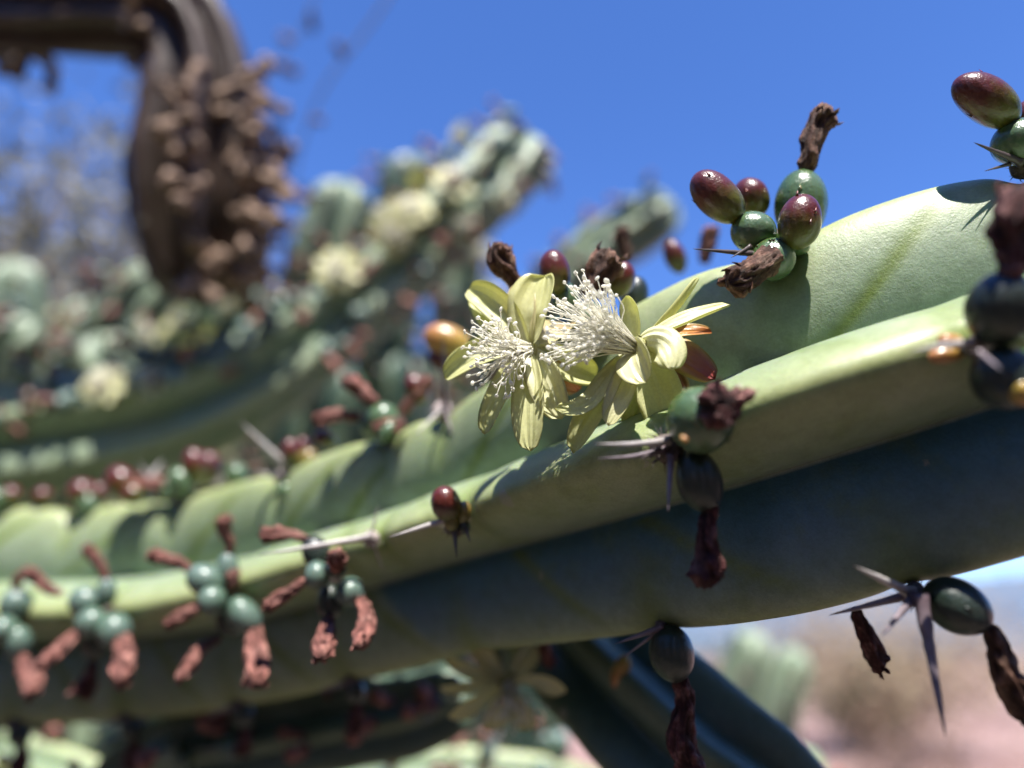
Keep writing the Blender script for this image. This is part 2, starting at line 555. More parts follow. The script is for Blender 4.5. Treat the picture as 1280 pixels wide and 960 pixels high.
def make_added_litter():  # unseen litter patch added to cut light bounced off the ground
    m, nt, bs, N, L = new_mat('added_litter_dark')
    n1 = tex_noise(nt, 14.0, 6, 0.7)
    n2 = tex_noise(nt, 90.0, 4, 0.7)
    c = ramp(nt, n1.outputs[0], [(0.3, (0.13, 0.10, 0.08)), (0.6, (0.25, 0.195, 0.155)), (0.8, (0.36, 0.28, 0.22))]).outputs[0]
    L.new(c, bs.inputs['Base Color'])
    bs.inputs['Roughness'].default_value = 0.95
    L.new(bump(nt, n2.outputs[0], 0.8, 0.02).outputs[0], bs.inputs['Normal'])
    nr, na = 26, 72
    V = [(0, 0.4, 0.06)]
    for i in range(1, nr):
        for j in range(na):
            a = j * 2 * math.pi / na
            rr = (3.6 + 0.9 * nz((math.cos(a), math.sin(a), 0), 1.7, 4)) * i / (nr - 1)
            x, y = rr * math.cos(a), 0.4 + rr * math.sin(a)
            V.append((x, y, 0.06 + 0.03 * nz((x, y, 0), 3, 2) - 0.10 * (i / (nr - 1)) ** 6))
    f = [(0, 1 + j, 1 + (j + 1) % na) for j in range(na)]
    f += grid_faces(nr - 1, na, 1)
    bag = Bag()
    bag.add(np.array(V), f)
    rs = np.random.default_rng(5)
    for k in range(5000):
        a, q = rs.uniform(0, 6.28), 3.4 * math.sqrt(rs.uniform())
        p = np.array([q * math.cos(a), 0.4 + q * math.sin(a), 0.075 + 0.02 * rs.uniform()])
        d1 = unit(rs.standard_normal(3) * np.array([1, 1, 0.25])); d2 = unit(np.cross(d1, [0.1, 0.1, 1]))
        L_ = rs.uniform(0.02, 0.06)
        bag.add([p - d1 * L_, p + d2 * L_ * 0.3, p + d1 * L_, p - d2 * L_ * 0.3], [(0, 1, 2, 3)])
    V, f, _ = bag.out()
    mesh_obj('added_litter', V, f, m, kind='stuff', label='dark brown leaf litter added out of view to cut bounced light under the cactus', cat='leaf litter')


make_added_litter()

# ------------------------------------------------------------------ cactus stem builder
def rib_section(nrib, per, rg, pw, sig):
    """radius over one rib, s in [-1,1): crest at 0, groove at +-1"""
    half = math.pi / nrib
    m = 400
    s = np.linspace(-1, 1, m, endpoint=False)
    r = 1 - (1 - rg) * np.abs(s) ** pw
    k = np.arange(-150, 151) / (m / 2) * half
    g = np.exp(-0.5 * (k / sig) ** 2)
    g /= g.sum()
    rr = np.convolve(np.concatenate([r, r, r]), g, 'same')[m:2 * m]
    bl = np.clip((np.abs(s) - 0.55) / 0.3, 0, 1)
    k2 = np.exp(-0.5 * (np.arange(-40, 41) / 6.0) ** 2)
    r2 = np.convolve(np.concatenate([r, r, r]), k2 / k2.sum(), 'same')[m:2 * m]
    rr = rr * (1 - bl) + r2 * bl
    rr /= rr.max()
    so = np.linspace(-1, 1, per, endpoint=False)
    return so, np.interp(so, s, rr), half


def stem_mesh(C, R, roll, nrib, ang0, areoles, per=28, rg=0.40, pw=0.95, sig=math.radians(4.3), mkf=None, notchf=None, e1e2=None,
              notch=0.09, rough=0.008, seed=1.0, chev=True, twist_len=0.035):
    """C (n,3) centre line, R radius, ribs at ang0 + k*360/nrib measured from e1 towards e2.
    returns verts, faces, crest attr, mark attr"""
    n = len(C)
    so, sr, half = rib_section(nrib, per, rg, pw, sig)
    T, A, B = e1e2
    arc = np.concatenate([[0], np.cumsum(np.linalg.norm(np.diff(C, axis=0), axis=1))])
    V = np.zeros((n, nrib * per, 3))
    CR = np.zeros((n, nrib * per))
    MK = np.zeros((n, nrib * per))
    for k in range(nrib):
        a = ang0 + k * 2 * half
        crest = 1 - np.abs(so)
        rad = np.tile(sr, (n, 1))
        mk = np.zeros((n, per))
        for a0 in areoles[k]:
            da = (arc - a0)[:, None]
            w = np.exp(-(da / 0.0045) ** 2) * (crest[None] ** 2)
            w2 = np.exp(-(da / 0.013) ** 2) * crest[None]
            rad -= (notch * 0.55 * w + notch * 0.45 * w2) * (notchf[k] if notchf else 1.0)
            if chev:
                line = a0 - 0.009 - (twist_len if k != 1 else 0.062) * (1 - crest[None]) ** 0.9 * (1 + 0.25 * math.sin(a0 * 97 + k))
                m1 = np.exp(-((arc[:, None] - line) / 0.0032) ** 2) * np.clip((1 - crest[None]) * 6 - 0.6, 0, 1) * (crest[None] > 0.06)
                fk = 1.0 if mkf is None else mkf[k]
                fk = np.where(so[None] > 0, fk[1], fk[0]) if mkf is not None else 1.0
                rad -= 0.009 * m1 * fk
                mk = np.maximum(mk, m1 * fk)
                mk = np.maximum(mk, 0.9 * np.exp(-(da / 0.006) ** 2) * crest[None] ** 1.5)
        th = a + so * half
        thv = th[None] + roll[:, None]
        rr = rad * R[:, None]
        V[:, k * per:(k + 1) * per] = C[:, None] + rr[..., None] * (np.cos(thv)[..., None] * A[:, None] + np.sin(thv)[..., None] * B[:, None])
        CR[:, k * per:(k + 1) * per] = crest[None]
        MK[:, k * per:(k + 1) * per] = mk
    # gentle unevenness of the flesh
    flat = V.reshape(-1, 3)
    Cr = np.repeat(C, nrib * per, axis=0)
    amp = rough
    fac = np.array([1 + amp * nz(p, 28, seed) + 0.5 * amp * nz(p, 75, seed + 5) for p in flat])
    flat = Cr + (flat - Cr) * fac[:, None]
    f = grid_faces(n, nrib * per)
    m = nrib * per
    f.append(tuple(range(m))[::-1])
    f.append(tuple(range((n - 1) * m, n * m)))
    return flat, f, CR.ravel(), MK.ravel(), arc


# ------------------------------------------------------------------ the main branch
KN = np.array([[-0.2985, -0.1192, 0.3851, 0.0556, -0.0295],
               [-0.1825, -0.1118, 0.3708, 0.0526, -0.0289],
               [-0.0826, -0.0812, 0.3159, 0.0477, -0.0117],
               [0.0001, -0.0451, 0.2547, 0.0438, 0.0406],
               [0.0650, -0.0144, 0.1985, 0.0466, 0.0189],
               [0.1422, 0.0139, 0.1779, 0.0444, 0.0220]])


def natural_spline(y, t):
    n = len(y)
    tk = np.linspace(0, 1, n)
    h = tk[1] - tk[0]
    A = np.eye(n)
    b = np.zeros_like(y)
    for i in range(1, n - 1):
        A[i, i - 1:i + 2] = (1, 4, 1)
        b[i] = 6 * (y[i - 1] - 2 * y[i] + y[i + 1]) / h ** 2
    m = np.linalg.solve(A, b)
    i = np.clip((t / h).astype(int), 0, n - 2)
    u = (t - tk[i])[:, None]
    v = (tk[i + 1] - t)[:, None]
    return m[i] * v ** 3 / (6 * h) + m[i + 1] * u ** 3 / (6 * h) + (y[i] / h - m[i] * h / 6) * v + (y[i + 1] / h - m[i + 1] * h / 6) * u


NV = 400
Q = natural_spline(KN, np.linspace(0, 1, NV))
Cw = W(Q[:, :3])
# the foot of the branch, outside the picture: bends down to the ground
foot = np.array([Cw[0] + np.array([-0.50, 0.12, -0.02 - (Cw[0][2] + 0.05)]), Cw[0] + np.array([-0.50, 0.11, -0.85]),
                 Cw[0] + np.array([-0.46, 0.09, -0.42]), Cw[0] + np.array([-0.34, 0.05, -0.13]), Cw[0] + np.array([-0.17, 0.02, -0.025]), Cw[0]])
ft = smooth_path(foot, 120)[:-2]
fr = np.linspace(0.062, Q[0, 3], len(ft))
# growing tip, outside the picture to the other side
dirn = unit(Cw[-1] - Cw[-6])
tl = np.linspace(0.001, 0.085, 40)
tipc = Cw[-1] + tl[:, None] * dirn + (tl[:, None] ** 2) * 1.2 * np.array([0, 0, 1.0])
tr_ = Q[-1, 3] * np.sqrt(np.maximum(1 - np.clip((tl - 0.04) / 0.0455, 0, 1) ** 2, 0.002))
MC = np.vstack([ft, Cw, tipc])
MR = np.concatenate([fr, Q[:, 3], tr_])
MROLL = np.concatenate([np.full(len(ft), Q[0, 4]), Q[:, 4], np.full(len(tl), Q[-1, 4])])
T = np.gradient(MC, axis=0)
T /= np.linalg.norm(T, axis=1)[:, None]
E1 = np.tile(-FWD, (len(MC), 1))
E1 -= T * (E1 * T).sum(1)[:, None]
E1 /= np.linalg.norm(E1, axis=1)[:, None]
E2 = np.cross(E1, T)
if E2[200, 2] < 0: E2 = -E2
ANG = {'U': math.radians(90), 'M': math.radians(18), 'B': math.radians(-54)}
ARC = np.concatenate([[0], np.cumsum(np.linalg.norm(np.diff(MC, axis=0), axis=1))])


def to_px(X):
    d = (X - CAM)
    z = d @ FWD
    return 640 + F * (d @ RIGHT) / z, 480 - F * (d @ UPV) / z, z


CREST = {}
for k, a in ANG.items():
    th = a + MROLL
    X = MC + MR[:, None] * (np.cos(th)[:, None] * E1 + np.sin(th)[:, None] * E2)
    x, y, z = to_px(X)
    lo, hi = len(ft), len(ft) + NV
    CREST[k] = dict(px=x[lo:hi], py=y[lo:hi], d=z[lo:hi], arc=ARC[lo:hi], X=X[lo:hi], n=(np.cos(th)[:, None] * E1 + np.sin(th)[:, None] * E2)[lo:hi])


def crest_at(rib, px):
    c = CREST[rib]
    i = int(np.argmin(np.abs(c['px'] - px)))
    return c['X'][i], c['n'][i], float(c['d'][i]), float(c['arc'][i])


AREOLE_PX = {'U': [-30, 95, 222, 352, 482, 552, 735, 962, 1268], 'M': [10, 124, 258, 410, 463, 568, 842, 1226], 'B': [20, 160, 300, 440, 596, 832, 1136]}
# ribs in order of angle: M(18), U(90), back-top(162), back-bottom(234), B(306)
order = ['M', 'U', None, None, 'B']
areoles = []
for k in order:
    base = list(np.arange(0.03, ARC[len(ft)] - 0.05, 0.05))
    if k:
        base += [crest_at(k, p)[3] for p in AREOLE_PX[k]]
    else:
        base += list(np.arange(ARC[len(ft)] - 0.03 + rng.uniform(0, 0.03), ARC[-1] - 0.03, 0.052))
    areoles.append(base)

def shade_tint_attr():
    """skylit shade painted on the lower ribs as a dark blue tint, stronger past the fold"""
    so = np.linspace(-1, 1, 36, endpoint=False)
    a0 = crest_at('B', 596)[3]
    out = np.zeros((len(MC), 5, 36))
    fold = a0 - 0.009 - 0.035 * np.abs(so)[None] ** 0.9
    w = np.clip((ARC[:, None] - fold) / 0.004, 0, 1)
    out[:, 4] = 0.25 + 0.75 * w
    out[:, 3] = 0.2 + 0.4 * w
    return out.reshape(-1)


branch = thing('cactus_branch', MC[0] * np.array([1, 1, 0]), 'thick glaucous green ribbed cactus branch bearing two open cream-yellow flowers', 'cactus branch')
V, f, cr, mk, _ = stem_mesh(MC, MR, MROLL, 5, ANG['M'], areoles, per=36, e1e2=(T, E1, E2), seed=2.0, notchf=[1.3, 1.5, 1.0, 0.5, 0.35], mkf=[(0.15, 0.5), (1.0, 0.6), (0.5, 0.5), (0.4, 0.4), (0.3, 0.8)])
stem_obj = mesh_obj('stem', V, f, M_STEM, branch, attrs={'crest': cr, 'mark': mk, 'shade_tint': shade_tint_attr()})

# ------------------------------------------------------------------ small plant parts
def px_len(px, d):
    return px * d / F


def tri(pts, d):
    return np.array([P(x, y, d + z) for x, y, z in pts])


def add_spine(parent, b, t, w, d, dz=0.0, mat=None, db=0.0, bendpx=0.0):
    mat = mat or M_SPINE
    p0, p1 = P(b[0], b[1], d + db), P(t[0], t[1], d + db + dz)
    mid = (p0 + p1) / 2 + unit(np.cross(p1 - p0, FWD)) * px_len(bendpx, d)
    C = smooth_path([p0, mid, p1], 22)
    u = np.linspace(0, 1, 22)
    r0 = px_len(w, d) / 2
    R = r0 * (1 - u) ** 0.75 * (1 + 0.35 * np.exp(-(u / 0.06) ** 2)) + r0 * 0.03
    T_, A_, B_ = frames(C)
    seg = 10
    th = np.linspace(0, 2 * math.pi, seg, endpoint=False)
    flat = 0.72
    V = C[:, None] + R[:, None, None] * (np.cos(th)[None, :, None] * A_[:, None] * flat + np.sin(th)[None, :, None] * B_[:, None])
    wob = 1 + 0.05 * rng.standard_normal((22, 1, 1))
    V = C[:, None] + (V - C[:, None]) * wob
    f = grid_faces(22, seg) + [tuple(range(seg))[::-1], tuple(range(21 * seg, 22 * seg))]
    return mesh_obj('spine', V.reshape(-1, 3), f, mat, parent, attrs={'along': np.repeat(u, seg)})


def pod_mesh(C, R, seg=28, dent=0.08, seed=0.0):
    T_, A_, B_ = frames(C)
    th = np.linspace(0, 2 * math.pi, seg, endpoint=False)
    V = C[:, None] + R[:, None, None] * (np.cos(th)[None, :, None] * A_[:, None] + np.sin(th)[None, :, None] * B_[:, None])
    n = len(C)
    L = np.linalg.norm(C[-1] - C[0])
    flat = V.reshape(-1, 3)
    Cc = np.repeat(C, seg, axis=0)
    fac = np.array([1 + dent * nz(p, 1.6 / max(L, 1e-4), seed) for p in flat])
    flat = Cc + (flat - Cc) * fac[:, None]
    f = grid_faces(n, seg) + [tuple(range(seg))[::-1], tuple(range((n - 1) * seg, n * seg))]
    return flat, f


def ell_profile(n, w, pear=0.0):
    u = 0.5 - 0.5 * np.cos(np.linspace(0.02, math.pi - 0.02, n))
    r = np.sqrt(np.maximum(1 - (2 * u - 1) ** 2, 0))
    r = r * (1 + pear * (u - 0.5) * 2)
    r /= r.max()
    return u, r * w


def add_pod(name, parent, b, t, w, d, mat, db=0.0, tilt=0.0, pear=0.0, bend=0.0, scales=0):
    """ellipsoidal bud or fruit from base pixel b to tip pixel t, width w px"""
    p0, p1 = P(b[0], b[1], d + db), P(t[0], t[1], d + db + tilt)
    u, r = ell_profile(22, px_len(w, d + db) / 2, pear)
    side = unit(np.cross(p1 - p0, FWD))
    C = p0 + u[:, None] * (p1 - p0) + (np.sin(u * math.pi) * px_len(bend, d))[:, None] * side
    V, f = pod_mesh(C, r, seed=rng.uniform(0, 50))
    bag = Bag()
    bag.add(V, f, along=np.repeat(u, 28))
    # tiny pointed scales on the skin
    for k in range(scales):
        uu = rng.uniform(0.25, 0.85)
        i = int(uu * 21)
        T_, A_, B_ = frames(C)
        a = rng.uniform(0, 2 * math.pi)
        nrm = math.cos(a) * A_[i] + math.sin(a) * B_[i]
        q = C[i] + nrm * r[i] * 0.98
        tip = q + unit(p1 - p0) * r.max() * 0.30 + nrm * r.max() * 0.02
        sidev = np.cross(nrm, unit(p1 - p0)) * r.max() * 0.10
        bag.add([q - sidev, q + sidev, tip, q + nrm * r.max() * 0.045], [(0, 1, 3), (1, 2, 3), (2, 0, 3), (0, 2, 1)], along=0.9)
    V, f, at = bag.out()
    return mesh_obj(name, V, f, mat, parent, attrs=at)


def crumple(C, R, seg=44, seed=0.0, frill=True):
    """shrivelled dry flower tube: lengthwise folds, twists and a ragged end"""
    n = len(C)
    T_, A_, B_ = frames(C)
    th = np.linspace(0, 2 * math.pi, seg, endpoint=False)
    V = np.zeros((n, seg, 3))
    rid = np.zeros((n, seg))
    tw = rng.uniform(-2.2, 2.2)
    ph = rng.uniform(0, 6.28, 4)
    L = np.linalg.norm(np.diff(C, axis=0), axis=1).sum()
    asp = L / max(R.mean(), 1e-5)
    for i in range(n):
        u = i / (n - 1)
        for j in range(seg):
            a = th[j] + tw * u
            nn = mnoise.noise(Vector((math.cos(a) * 1.5 + seed, math.sin(a) * 1.5, u * asp * 0.75 + seed)))
            n2 = mnoise.noise(Vector((math.cos(a) * 4 + seed, math.sin(a) * 4, u * asp * 1.6 - seed)))
            fold = 0.5 * math.sin(3 * a + ph[0] + 3 * nn) + 0.5 * math.sin(5 * a + ph[1] + 4 * u + 4 * nn)
            n5 = mnoise.noise(Vector((math.cos(a) * 6 + seed, math.sin(a) * 6, u * asp * 0.5 + 2 * seed)))
            g = 0.15 * fold + 0.34 * nn + 0.14 * n2 + 0.28 * n5
            rid[i, j] = 0.5 + 1.1 * g
            V[i, j] = C[i] + R[i] * (1 + g) * (math.cos(th[j]) * A_[i] + math.sin(th[j]) * B_[i])
            if frill and u > 0.8:
                V[i, j] += T_[i] * R[i] * 0.9 * (u - 0.8) * 5 * mnoise.noise(Vector((a * 2.0, seed, 1.3)))
    f = grid_faces(n, seg) + [tuple(range(seg))[::-1], tuple(range((n - 1) * seg, n * seg))]
    return V.reshape(-1, 3), f, rid.ravel()


def add_dry(parent, pts, d, mat=None, db=0.0, tilt=0.0, ragged=6):
    """pts: (px, py, width px) from base to end"""
    mat = mat or M_DRY
    k = len(pts)
    ctr = np.array([P(x, y, d + db + tilt * i / (k - 1)) for i, (x, y, w) in enumerate(pts)])
    ws = np.array([[w] for x, y, w in pts], float) * (0.88 if mat is M_DRYP else 1.0)
    n = 34
    C = smooth_path(ctr, n)
    R = np.maximum(smooth_path(ws, n)[:, 0], 2) * (d + db + tilt * np.linspace(0, 1, n)) / F / 2
    u = np.linspace(0, 1, n)
    R = R * np.clip(np.sqrt(np.clip(u / 0.05, 0.1, 1)), 0, 1) * np.sqrt(np.clip((1 - u) / 0.09, 0.18, 1))
    V, f, rid = crumple(C, R, seed=rng.uniform(0, 90))
    bag = Bag()
    th = np.tile(np.linspace(0, 2 * math.pi, 44, endpoint=False), n)
    sd = rng.uniform(0, 40)
    bag.add(V, f, ridge=rid, fa=np.cos(th) * 5 + sd, fb=np.sin(th) * 5, fc=np.repeat(u, 44) * 2.2 + 0.3 * np.sin(3 * th))
    T_, A_, B_ = frames(C)
    for q in range(ragged):      # dried petal scraps at the end
        a = rng.uniform(0, 6.28)
        nv = math.cos(a) * A_[-1] + math.sin(a) * B_[-1]
        i = int(rng.integers(n - 9, n - 2))
        base = C[i] + nv * R[i] * 0.9
        tip = base + unit(T_[-1] * rng.uniform(0.4, 1.2) + nv * rng.uniform(0.0, 0.7)) * R.max() * rng.uniform(0.5, 1.0)
        sv = unit(np.cross(nv, T_[-1])) * R.max() * rng.uniform(0.2, 0.4)
        mid = (base + tip) / 2 + nv * R.max() * 0.15
        bag.add([base - sv, base + sv, mid + sv * 0.9, tip, mid - sv * 0.9, (base + mid) / 2 - nv * R.max() * 0.12],
                [(0, 1, 2, 4), (4, 2, 3), (1, 0, 5), (2, 1, 5), (3, 2, 5), (4, 3, 5), (0, 4, 5)], ridge=rng.uniform(0.3, 1.0), fa=rng.uniform(0, 9, 6), fb=0.0, fc=0.0)
    V, f, at = bag.out()
    return mesh_obj('withered_flower', V, f, mat, parent, attrs=at)


def add_wool(parent, c, w, d, mat=None, db=0.0, hairs=40):
    """felted areole pad with short bristles"""
    mat = mat or M_WOOL
    p = P(c[0], c[1], d + db)
    r = px_len(w, d) / 2
    bag = Bag()
    u, rr = ell_profile(10, r)
    C = p + ((u - 0.5) * 2 * r)[:, None] * unit(UPV - 0.4 * FWD)
    V, f = pod_mesh(C, rr * 0.9, 14, 0.5, rng.uniform(0, 50))
    bag.add(V, f)
    for k in range(hairs):
        dv = unit(rng.standard_normal(3) - 0.5 * FWD)
        q = p + dv * r * 0.7
        e = q + unit(dv + 0.6 * rng.standard_normal(3)) * r * rng.uniform(0.5, 1.1)
        V, f = tube(np.array([q, (q + e) / 2 + 0.1 * r * rng.standard_normal(3), e]), np.array([0.05, 0.035, 0.008]) * r, 4)
        bag.add(V, f)
    V, f, at = bag.out()
    return mesh_obj('areole', V, f, mat, parent)


def petal_verts(C, Nrm, wid, cup, nl=26, nw=11, ruffle=0.05, curl=0.0, thick=0.00035, shape=(0.55, 0.62)):
    """C: centre line (nl,3); Nrm: inner-face normal (nl,3); spoon-shaped blade with real thickness"""
    u = np.linspace(0, 1, nl)
    T_ = np.gradient(C, axis=0)
    T_ /= np.linalg.norm(T_, axis=1)[:, None]
    S = np.cross(T_, Nrm)
    S /= np.linalg.norm(S, axis=1)[:, None]
    N_ = np.cross(S, T_)
    prof = (np.clip(u, 0, 1) ** shape[0]) * (np.clip(1 - u, 0, 1) ** 0.42)
    prof = prof / prof.max()
    prof = np.maximum(prof, 0.28 * (1 - u) * (u < 0.4) + 0.02)
    v = np.linspace(-1, 1, nw)
    half = prof[:, None] * v[None] * wid / 2
    sd = rng.uniform(0, 60)
    ruf = np.array([[mnoise.noise(Vector((u_ * 3.2 + sd, v_ * 1.1, sd))) for v_ in v] for u_ in u])
    lift = cup * wid / 2 * (v[None] ** 2) * (prof[:, None]) + ruffle * wid * ruf
    lift = lift - 0.05 * wid * np.exp(-(v[None] / 0.13) ** 2) * (1 - u[:, None])      # mid rib
    V = C[:, None] + half[..., None] * S[:, None] + lift[..., None] * N_[:, None]
    notchv = (np.abs(v)[None] < 0.2) * (u[:, None] > 0.97)
    V = V - notchv[..., None] * T_[:, None] * wid * 0.05
    back = V - N_[:, None] * thick * (0.35 + 0.65 * (1 - np.abs(v))[None, :, None])
    along = np.repeat(u, nw)
    edge = np.tile(np.abs(v), nl)
    vein = 0.5 + 0.5 * np.cos(np.tile(v, nl) * 14 + ruf.ravel() * 3)
    VV = np.vstack([V.reshape(-1, 3), back.reshape(-1, 3)])
    m = nl * nw
    f = grid_faces(nl, nw, 0, False) + [q[::-1] for q in grid_faces(nl, nw, m, False)]
    for i in range(nl - 1):
        for j, s in ((0, 1), (nw - 1, -1)):
            q = (i * nw + j, (i + 1) * nw + j, m + (i + 1) * nw + j, m + i * nw + j)
            f.append(q if s == 1 else q[::-1])
    for j in range(nw - 1):
        f.append((j, j + 1, m + j + 1, m + j)[::-1])
        o = (nl - 1) * nw
        f.append((o + j, o + j + 1, m + o + j + 1, m + o + j))
    return VV, f, dict(along=np.tile(along, 2), edge=np.tile(edge, 2), vein=np.tile(vein, 2))


def add_petal(fl, axis, base, ctrl, tip, w, d, mat, z=(0, 0, 0), cup=0.35, face=None, ruffle=0.05, shape=(0.55, 0.62)):
    p = [P(base[0], base[1], d + z[0]), P(ctrl[0], ctrl[1], d + z[1]), P(tip[0], tip[1], d + z[2])]
    t = np.linspace(0, 1, 26)[:, None]
    C = (1 - t) ** 2 * p[0] + 2 * t * (1 - t) * p[1] + t ** 2 * p[2]
    N_ = np.tile(face if face is not None else axis, (26, 1))
    V, f, at = petal_verts(C, N_, px_len(w, d), cup, ruffle=ruffle, shape=shape)
    return mesh_obj('petal', V, f, mat, fl, attrs=at)


def add_stamens(fl, throat, axis, n, length, spread, seed=0, style=True, side=None):
    bag = Bag()
    a1 = unit(np.cross(axis, UPV))
    a2 = np.cross(axis, a1)
    for k in range(n):
        al = rng.uniform(0, 2 * math.pi)
        rad = math.sqrt(rng.uniform(0.0, 1)) * spread
        dv = axis * math.cos(rad) + (a1 * math.cos(al) + a2 * math.sin(al)) * math.sin(rad)
        L = length * rng.uniform(0.62, 1.05) * (1 - 0.12 * rad)
        b0 = throat + (a1 * math.cos(al) + a2 * math.sin(al)) * 0.0016 * (rad / spread) + rng.standard_normal(3) * 0.0003
        end = b0 + dv * L
        mid = b0 + (axis * 0.45 + dv * 0.55) * L * 0.5 + rng.standard_normal(3) * 0.0006
        q1 = mid * 0.5 + end * 0.5 + rng.standard_normal(3) * 0.0005 + dv * 0
        C = smooth_path([b0, mid, q1, end], 9)
        R = np.linspace(0.00020, 0.00011, 9)
        V, f = tube(C, R, 5)
        bag.add(V, f)
        # anther: small two-lobed pod
        u, r = ell_profile(6, 0.00040 * rng.uniform(0.75, 1.25))
        ad = unit(dv + 0.9 * rng.standard_normal(3))
        Ca = end + ((u - 0.5) * 0.0014)[:, None] * ad
        V, f = pod_mesh(Ca, r, 7, 0.3, k)
        bag.add(V, f)
    V, f, _ = bag.out()
    return mesh_obj('stamens', V, f, M_STAMEN, fl, kind='stuff')


def add_tube(fl_parent, pts, d, label=None):
    """flower tube (receptacle) = the flower part itself, petals hang on it"""
    ctr = np.array([P(x, y, d + z) for x, y, w, z in pts])
    ws = np.array([[w] for x, y, w, z in pts], float)
    C = smooth_path(ctr, 18)
    R = smooth_path(ws, 18)[:, 0] * d / F / 2
    bag = Bag()
    V, f = pod_mesh(C, R, 18, 0.06, rng.uniform(0, 50))
    bag.add(V, f)
    T_, A_, B_ = frames(C)
    for k in range(14):
        i = int(rng.integers(2, 16))
        a = rng.uniform(0, 6.28)
        nv = math.cos(a) * A_[i] + math.sin(a) * B_[i]
        q = C[i] + nv * R[i] * 0.95
        tip = q + T_[i] * R.max() * 0.6 + nv * R.max() * 0.2
        sv = np.cross(nv, T_[i]) * R.max() * 0.25
        bag.add([q - sv, q + sv, tip, q + nv * R.max() * 0.1], [(0, 1, 3), (1, 2, 3), (2, 0, 3), (0, 2, 1)])
    V, f, _ = bag.out()
    return mesh_obj('flower', V, f, M_RECEPT, fl_parent, label=label)


# ------------------------------------------------------------------ the two open flowers
dK = crest_at('U', 735)[2]
dF1, dF2 = 0.186, 0.178
ax1 = D3(-0.45, 0.30, -0.85)
fl1 = add_tube(branch, [(715, 432, 34, dK - dF1), (690, 436, 34, (dK - dF1) * 0.6), (670, 438, 30, 0.004), (660, 437, 26, 0.001)], dF1,
               'open pale yellow-green flower with spread petals and a fan of thin white stamens')


def pz(throat, tip, axis, d, reflex=0.0):
    """depth offset that keeps a petal near the plane across the flower axis"""
    u = (tip[0] - throat[0]) / F * d
    v = -(tip[1] - throat[1]) / F * d
    au, av, aw = axis @ RIGHT, axis @ UPV, axis @ FWD
    return -(au * u + av * v) / aw + reflex


T1 = (662, 436)


def p1(tip, ctrl, w, mat=M_PETAL, k=0.8, extra=0.0, **kw):
    zt = pz(T1, tip, ax1, dF1) * k + extra
    zc = pz(T1, ctrl, ax1, dF1) * k + extra * 0.3 - 0.003
    b = (T1[0] + (ctrl[0] - T1[0]) * 0.1, T1[1] + (ctrl[1] - T1[1]) * 0.1)
    add_petal(fl1, ax1, b, ctrl, tip, w, dF1, mat, (0.001, zc, zt), **kw)


p1((586, 362), (632, 378), 40, k=0.6, cup=0.7, extra=0.002)
p1((592, 368), (618, 408), 36, k=0.6, cup=0.5, extra=0.006)
p1((681, 345), (668, 385), 60, k=0.5, cup=0.75, extra=0.001)
p1((655, 352), (650, 390), 44, mat=M_SEPALB, k=0.5, cup=0.4, extra=0.006)
p1((556, 473), (600, 430), 38, k=0.75, cup=0.5, extra=0.0)
p1((583, 432), (620, 425), 26, k=0.75, cup=0.4, extra=0.005)
p1((605, 543), (628, 480), 32, k=0.8, cup=0.6, extra=-0.003)
p1((663, 564), (662, 495), 44, k=0.8, cup=0.35, extra=-0.002)
p1((702, 524), (683, 470), 46, mat=M_PETALC, k=0.35, cup=0.5, extra=-0.004)
p1((745, 472), (705, 455), 42, k=0.3, cup=0.5, extra=0.006)
p1((722, 490), (700, 470), 30, mat=M_SEPALO, k=0.3, cup=0.3, extra=0.010)
p1((712, 405), (690, 415), 44, mat=M_SEPALB, k=0.3, cup=0.4, extra=0.012)
thr1 = P(660, 437, dF1 - 0.002)
add_stamens(fl1, thr1, D3(-0.66, -0.16, -0.55), 105, 0.0170, math.radians(44))

ax2 = D3(-0.86, 0.22, -0.45)
fl2 = add_tube(branch, [(760, 440, 30, dK - dF2), (800, 452, 34, (dK - dF2) * 0.55), (812, 444, 32, 0.006), (800, 436, 30, 0.0), (792, 434, 26, -0.001)], dF2,
               'open cream flower seen from the side with dense white stamens and red-brown outer petals')
T2 = (793, 434)


def p2(tip, ctrl, w, z, mat=M_PETAL, face=None, base=None, **kw):
    b = base or (T2[0] + (ctrl[0] - T2[0]) * 0.08, T2[1] + (ctrl[1] - T2[1]) * 0.08)
    add_petal(fl2, ax2, b, ctrl, tip, w, dF2, mat, z, face=face, **kw)


p2((872, 347), (838, 408), 22, (0.002, 0.0, 0.004), M_PETAL, cup=0.6, face=D3(-0.5, 0.8, 0.3))
p2((913, 381), (850, 402), 30, (0.0, -0.006, -0.002), M_PETALC, cup=0.5, face=D3(-0.3, 0.85, -0.4))
p2((890, 416), (855, 410), 24, (0.002, 0.002, 0.003), M_SEPALO, cup=0.4, face=D3(-0.2, 0.7, -0.6))
p2((894, 474), (848, 424), 46, (0.002, -0.003, -0.004), M_SEPAL, cup=-0.25, face=D3(-0.3, 0.5, -0.8))
p2((838, 462), (838, 415), 46, (0.0, -0.010, -0.012), M_PETALC, cup=-0.4, face=D3(-0.2, -0.1, -1), base=(796, 430))
p2((808, 478), (790, 445), 48, (0.0, -0.008, -0.011), M_PETALC, cup=0.5, face=D3(-0.5, -0.1, -0.9))
p2((760, 532), (788, 482), 38, (0.0, -0.006, -0.007), M_PETALC, cup=0.45, face=D3(-0.45, 0.55, -0.7))
p2((834, 543), (826, 478), 58, (0.0, -0.002, -0.003), M_PETAL, cup=0.35, face=D3(-0.25, 0.45, -0.9))
p2((716, 566), (752, 500), 40, (0.001, -0.002, -0.003), M_PETAL, cup=0.7, face=D3(-0.3, 0.6, -0.75), ruffle=0.1)
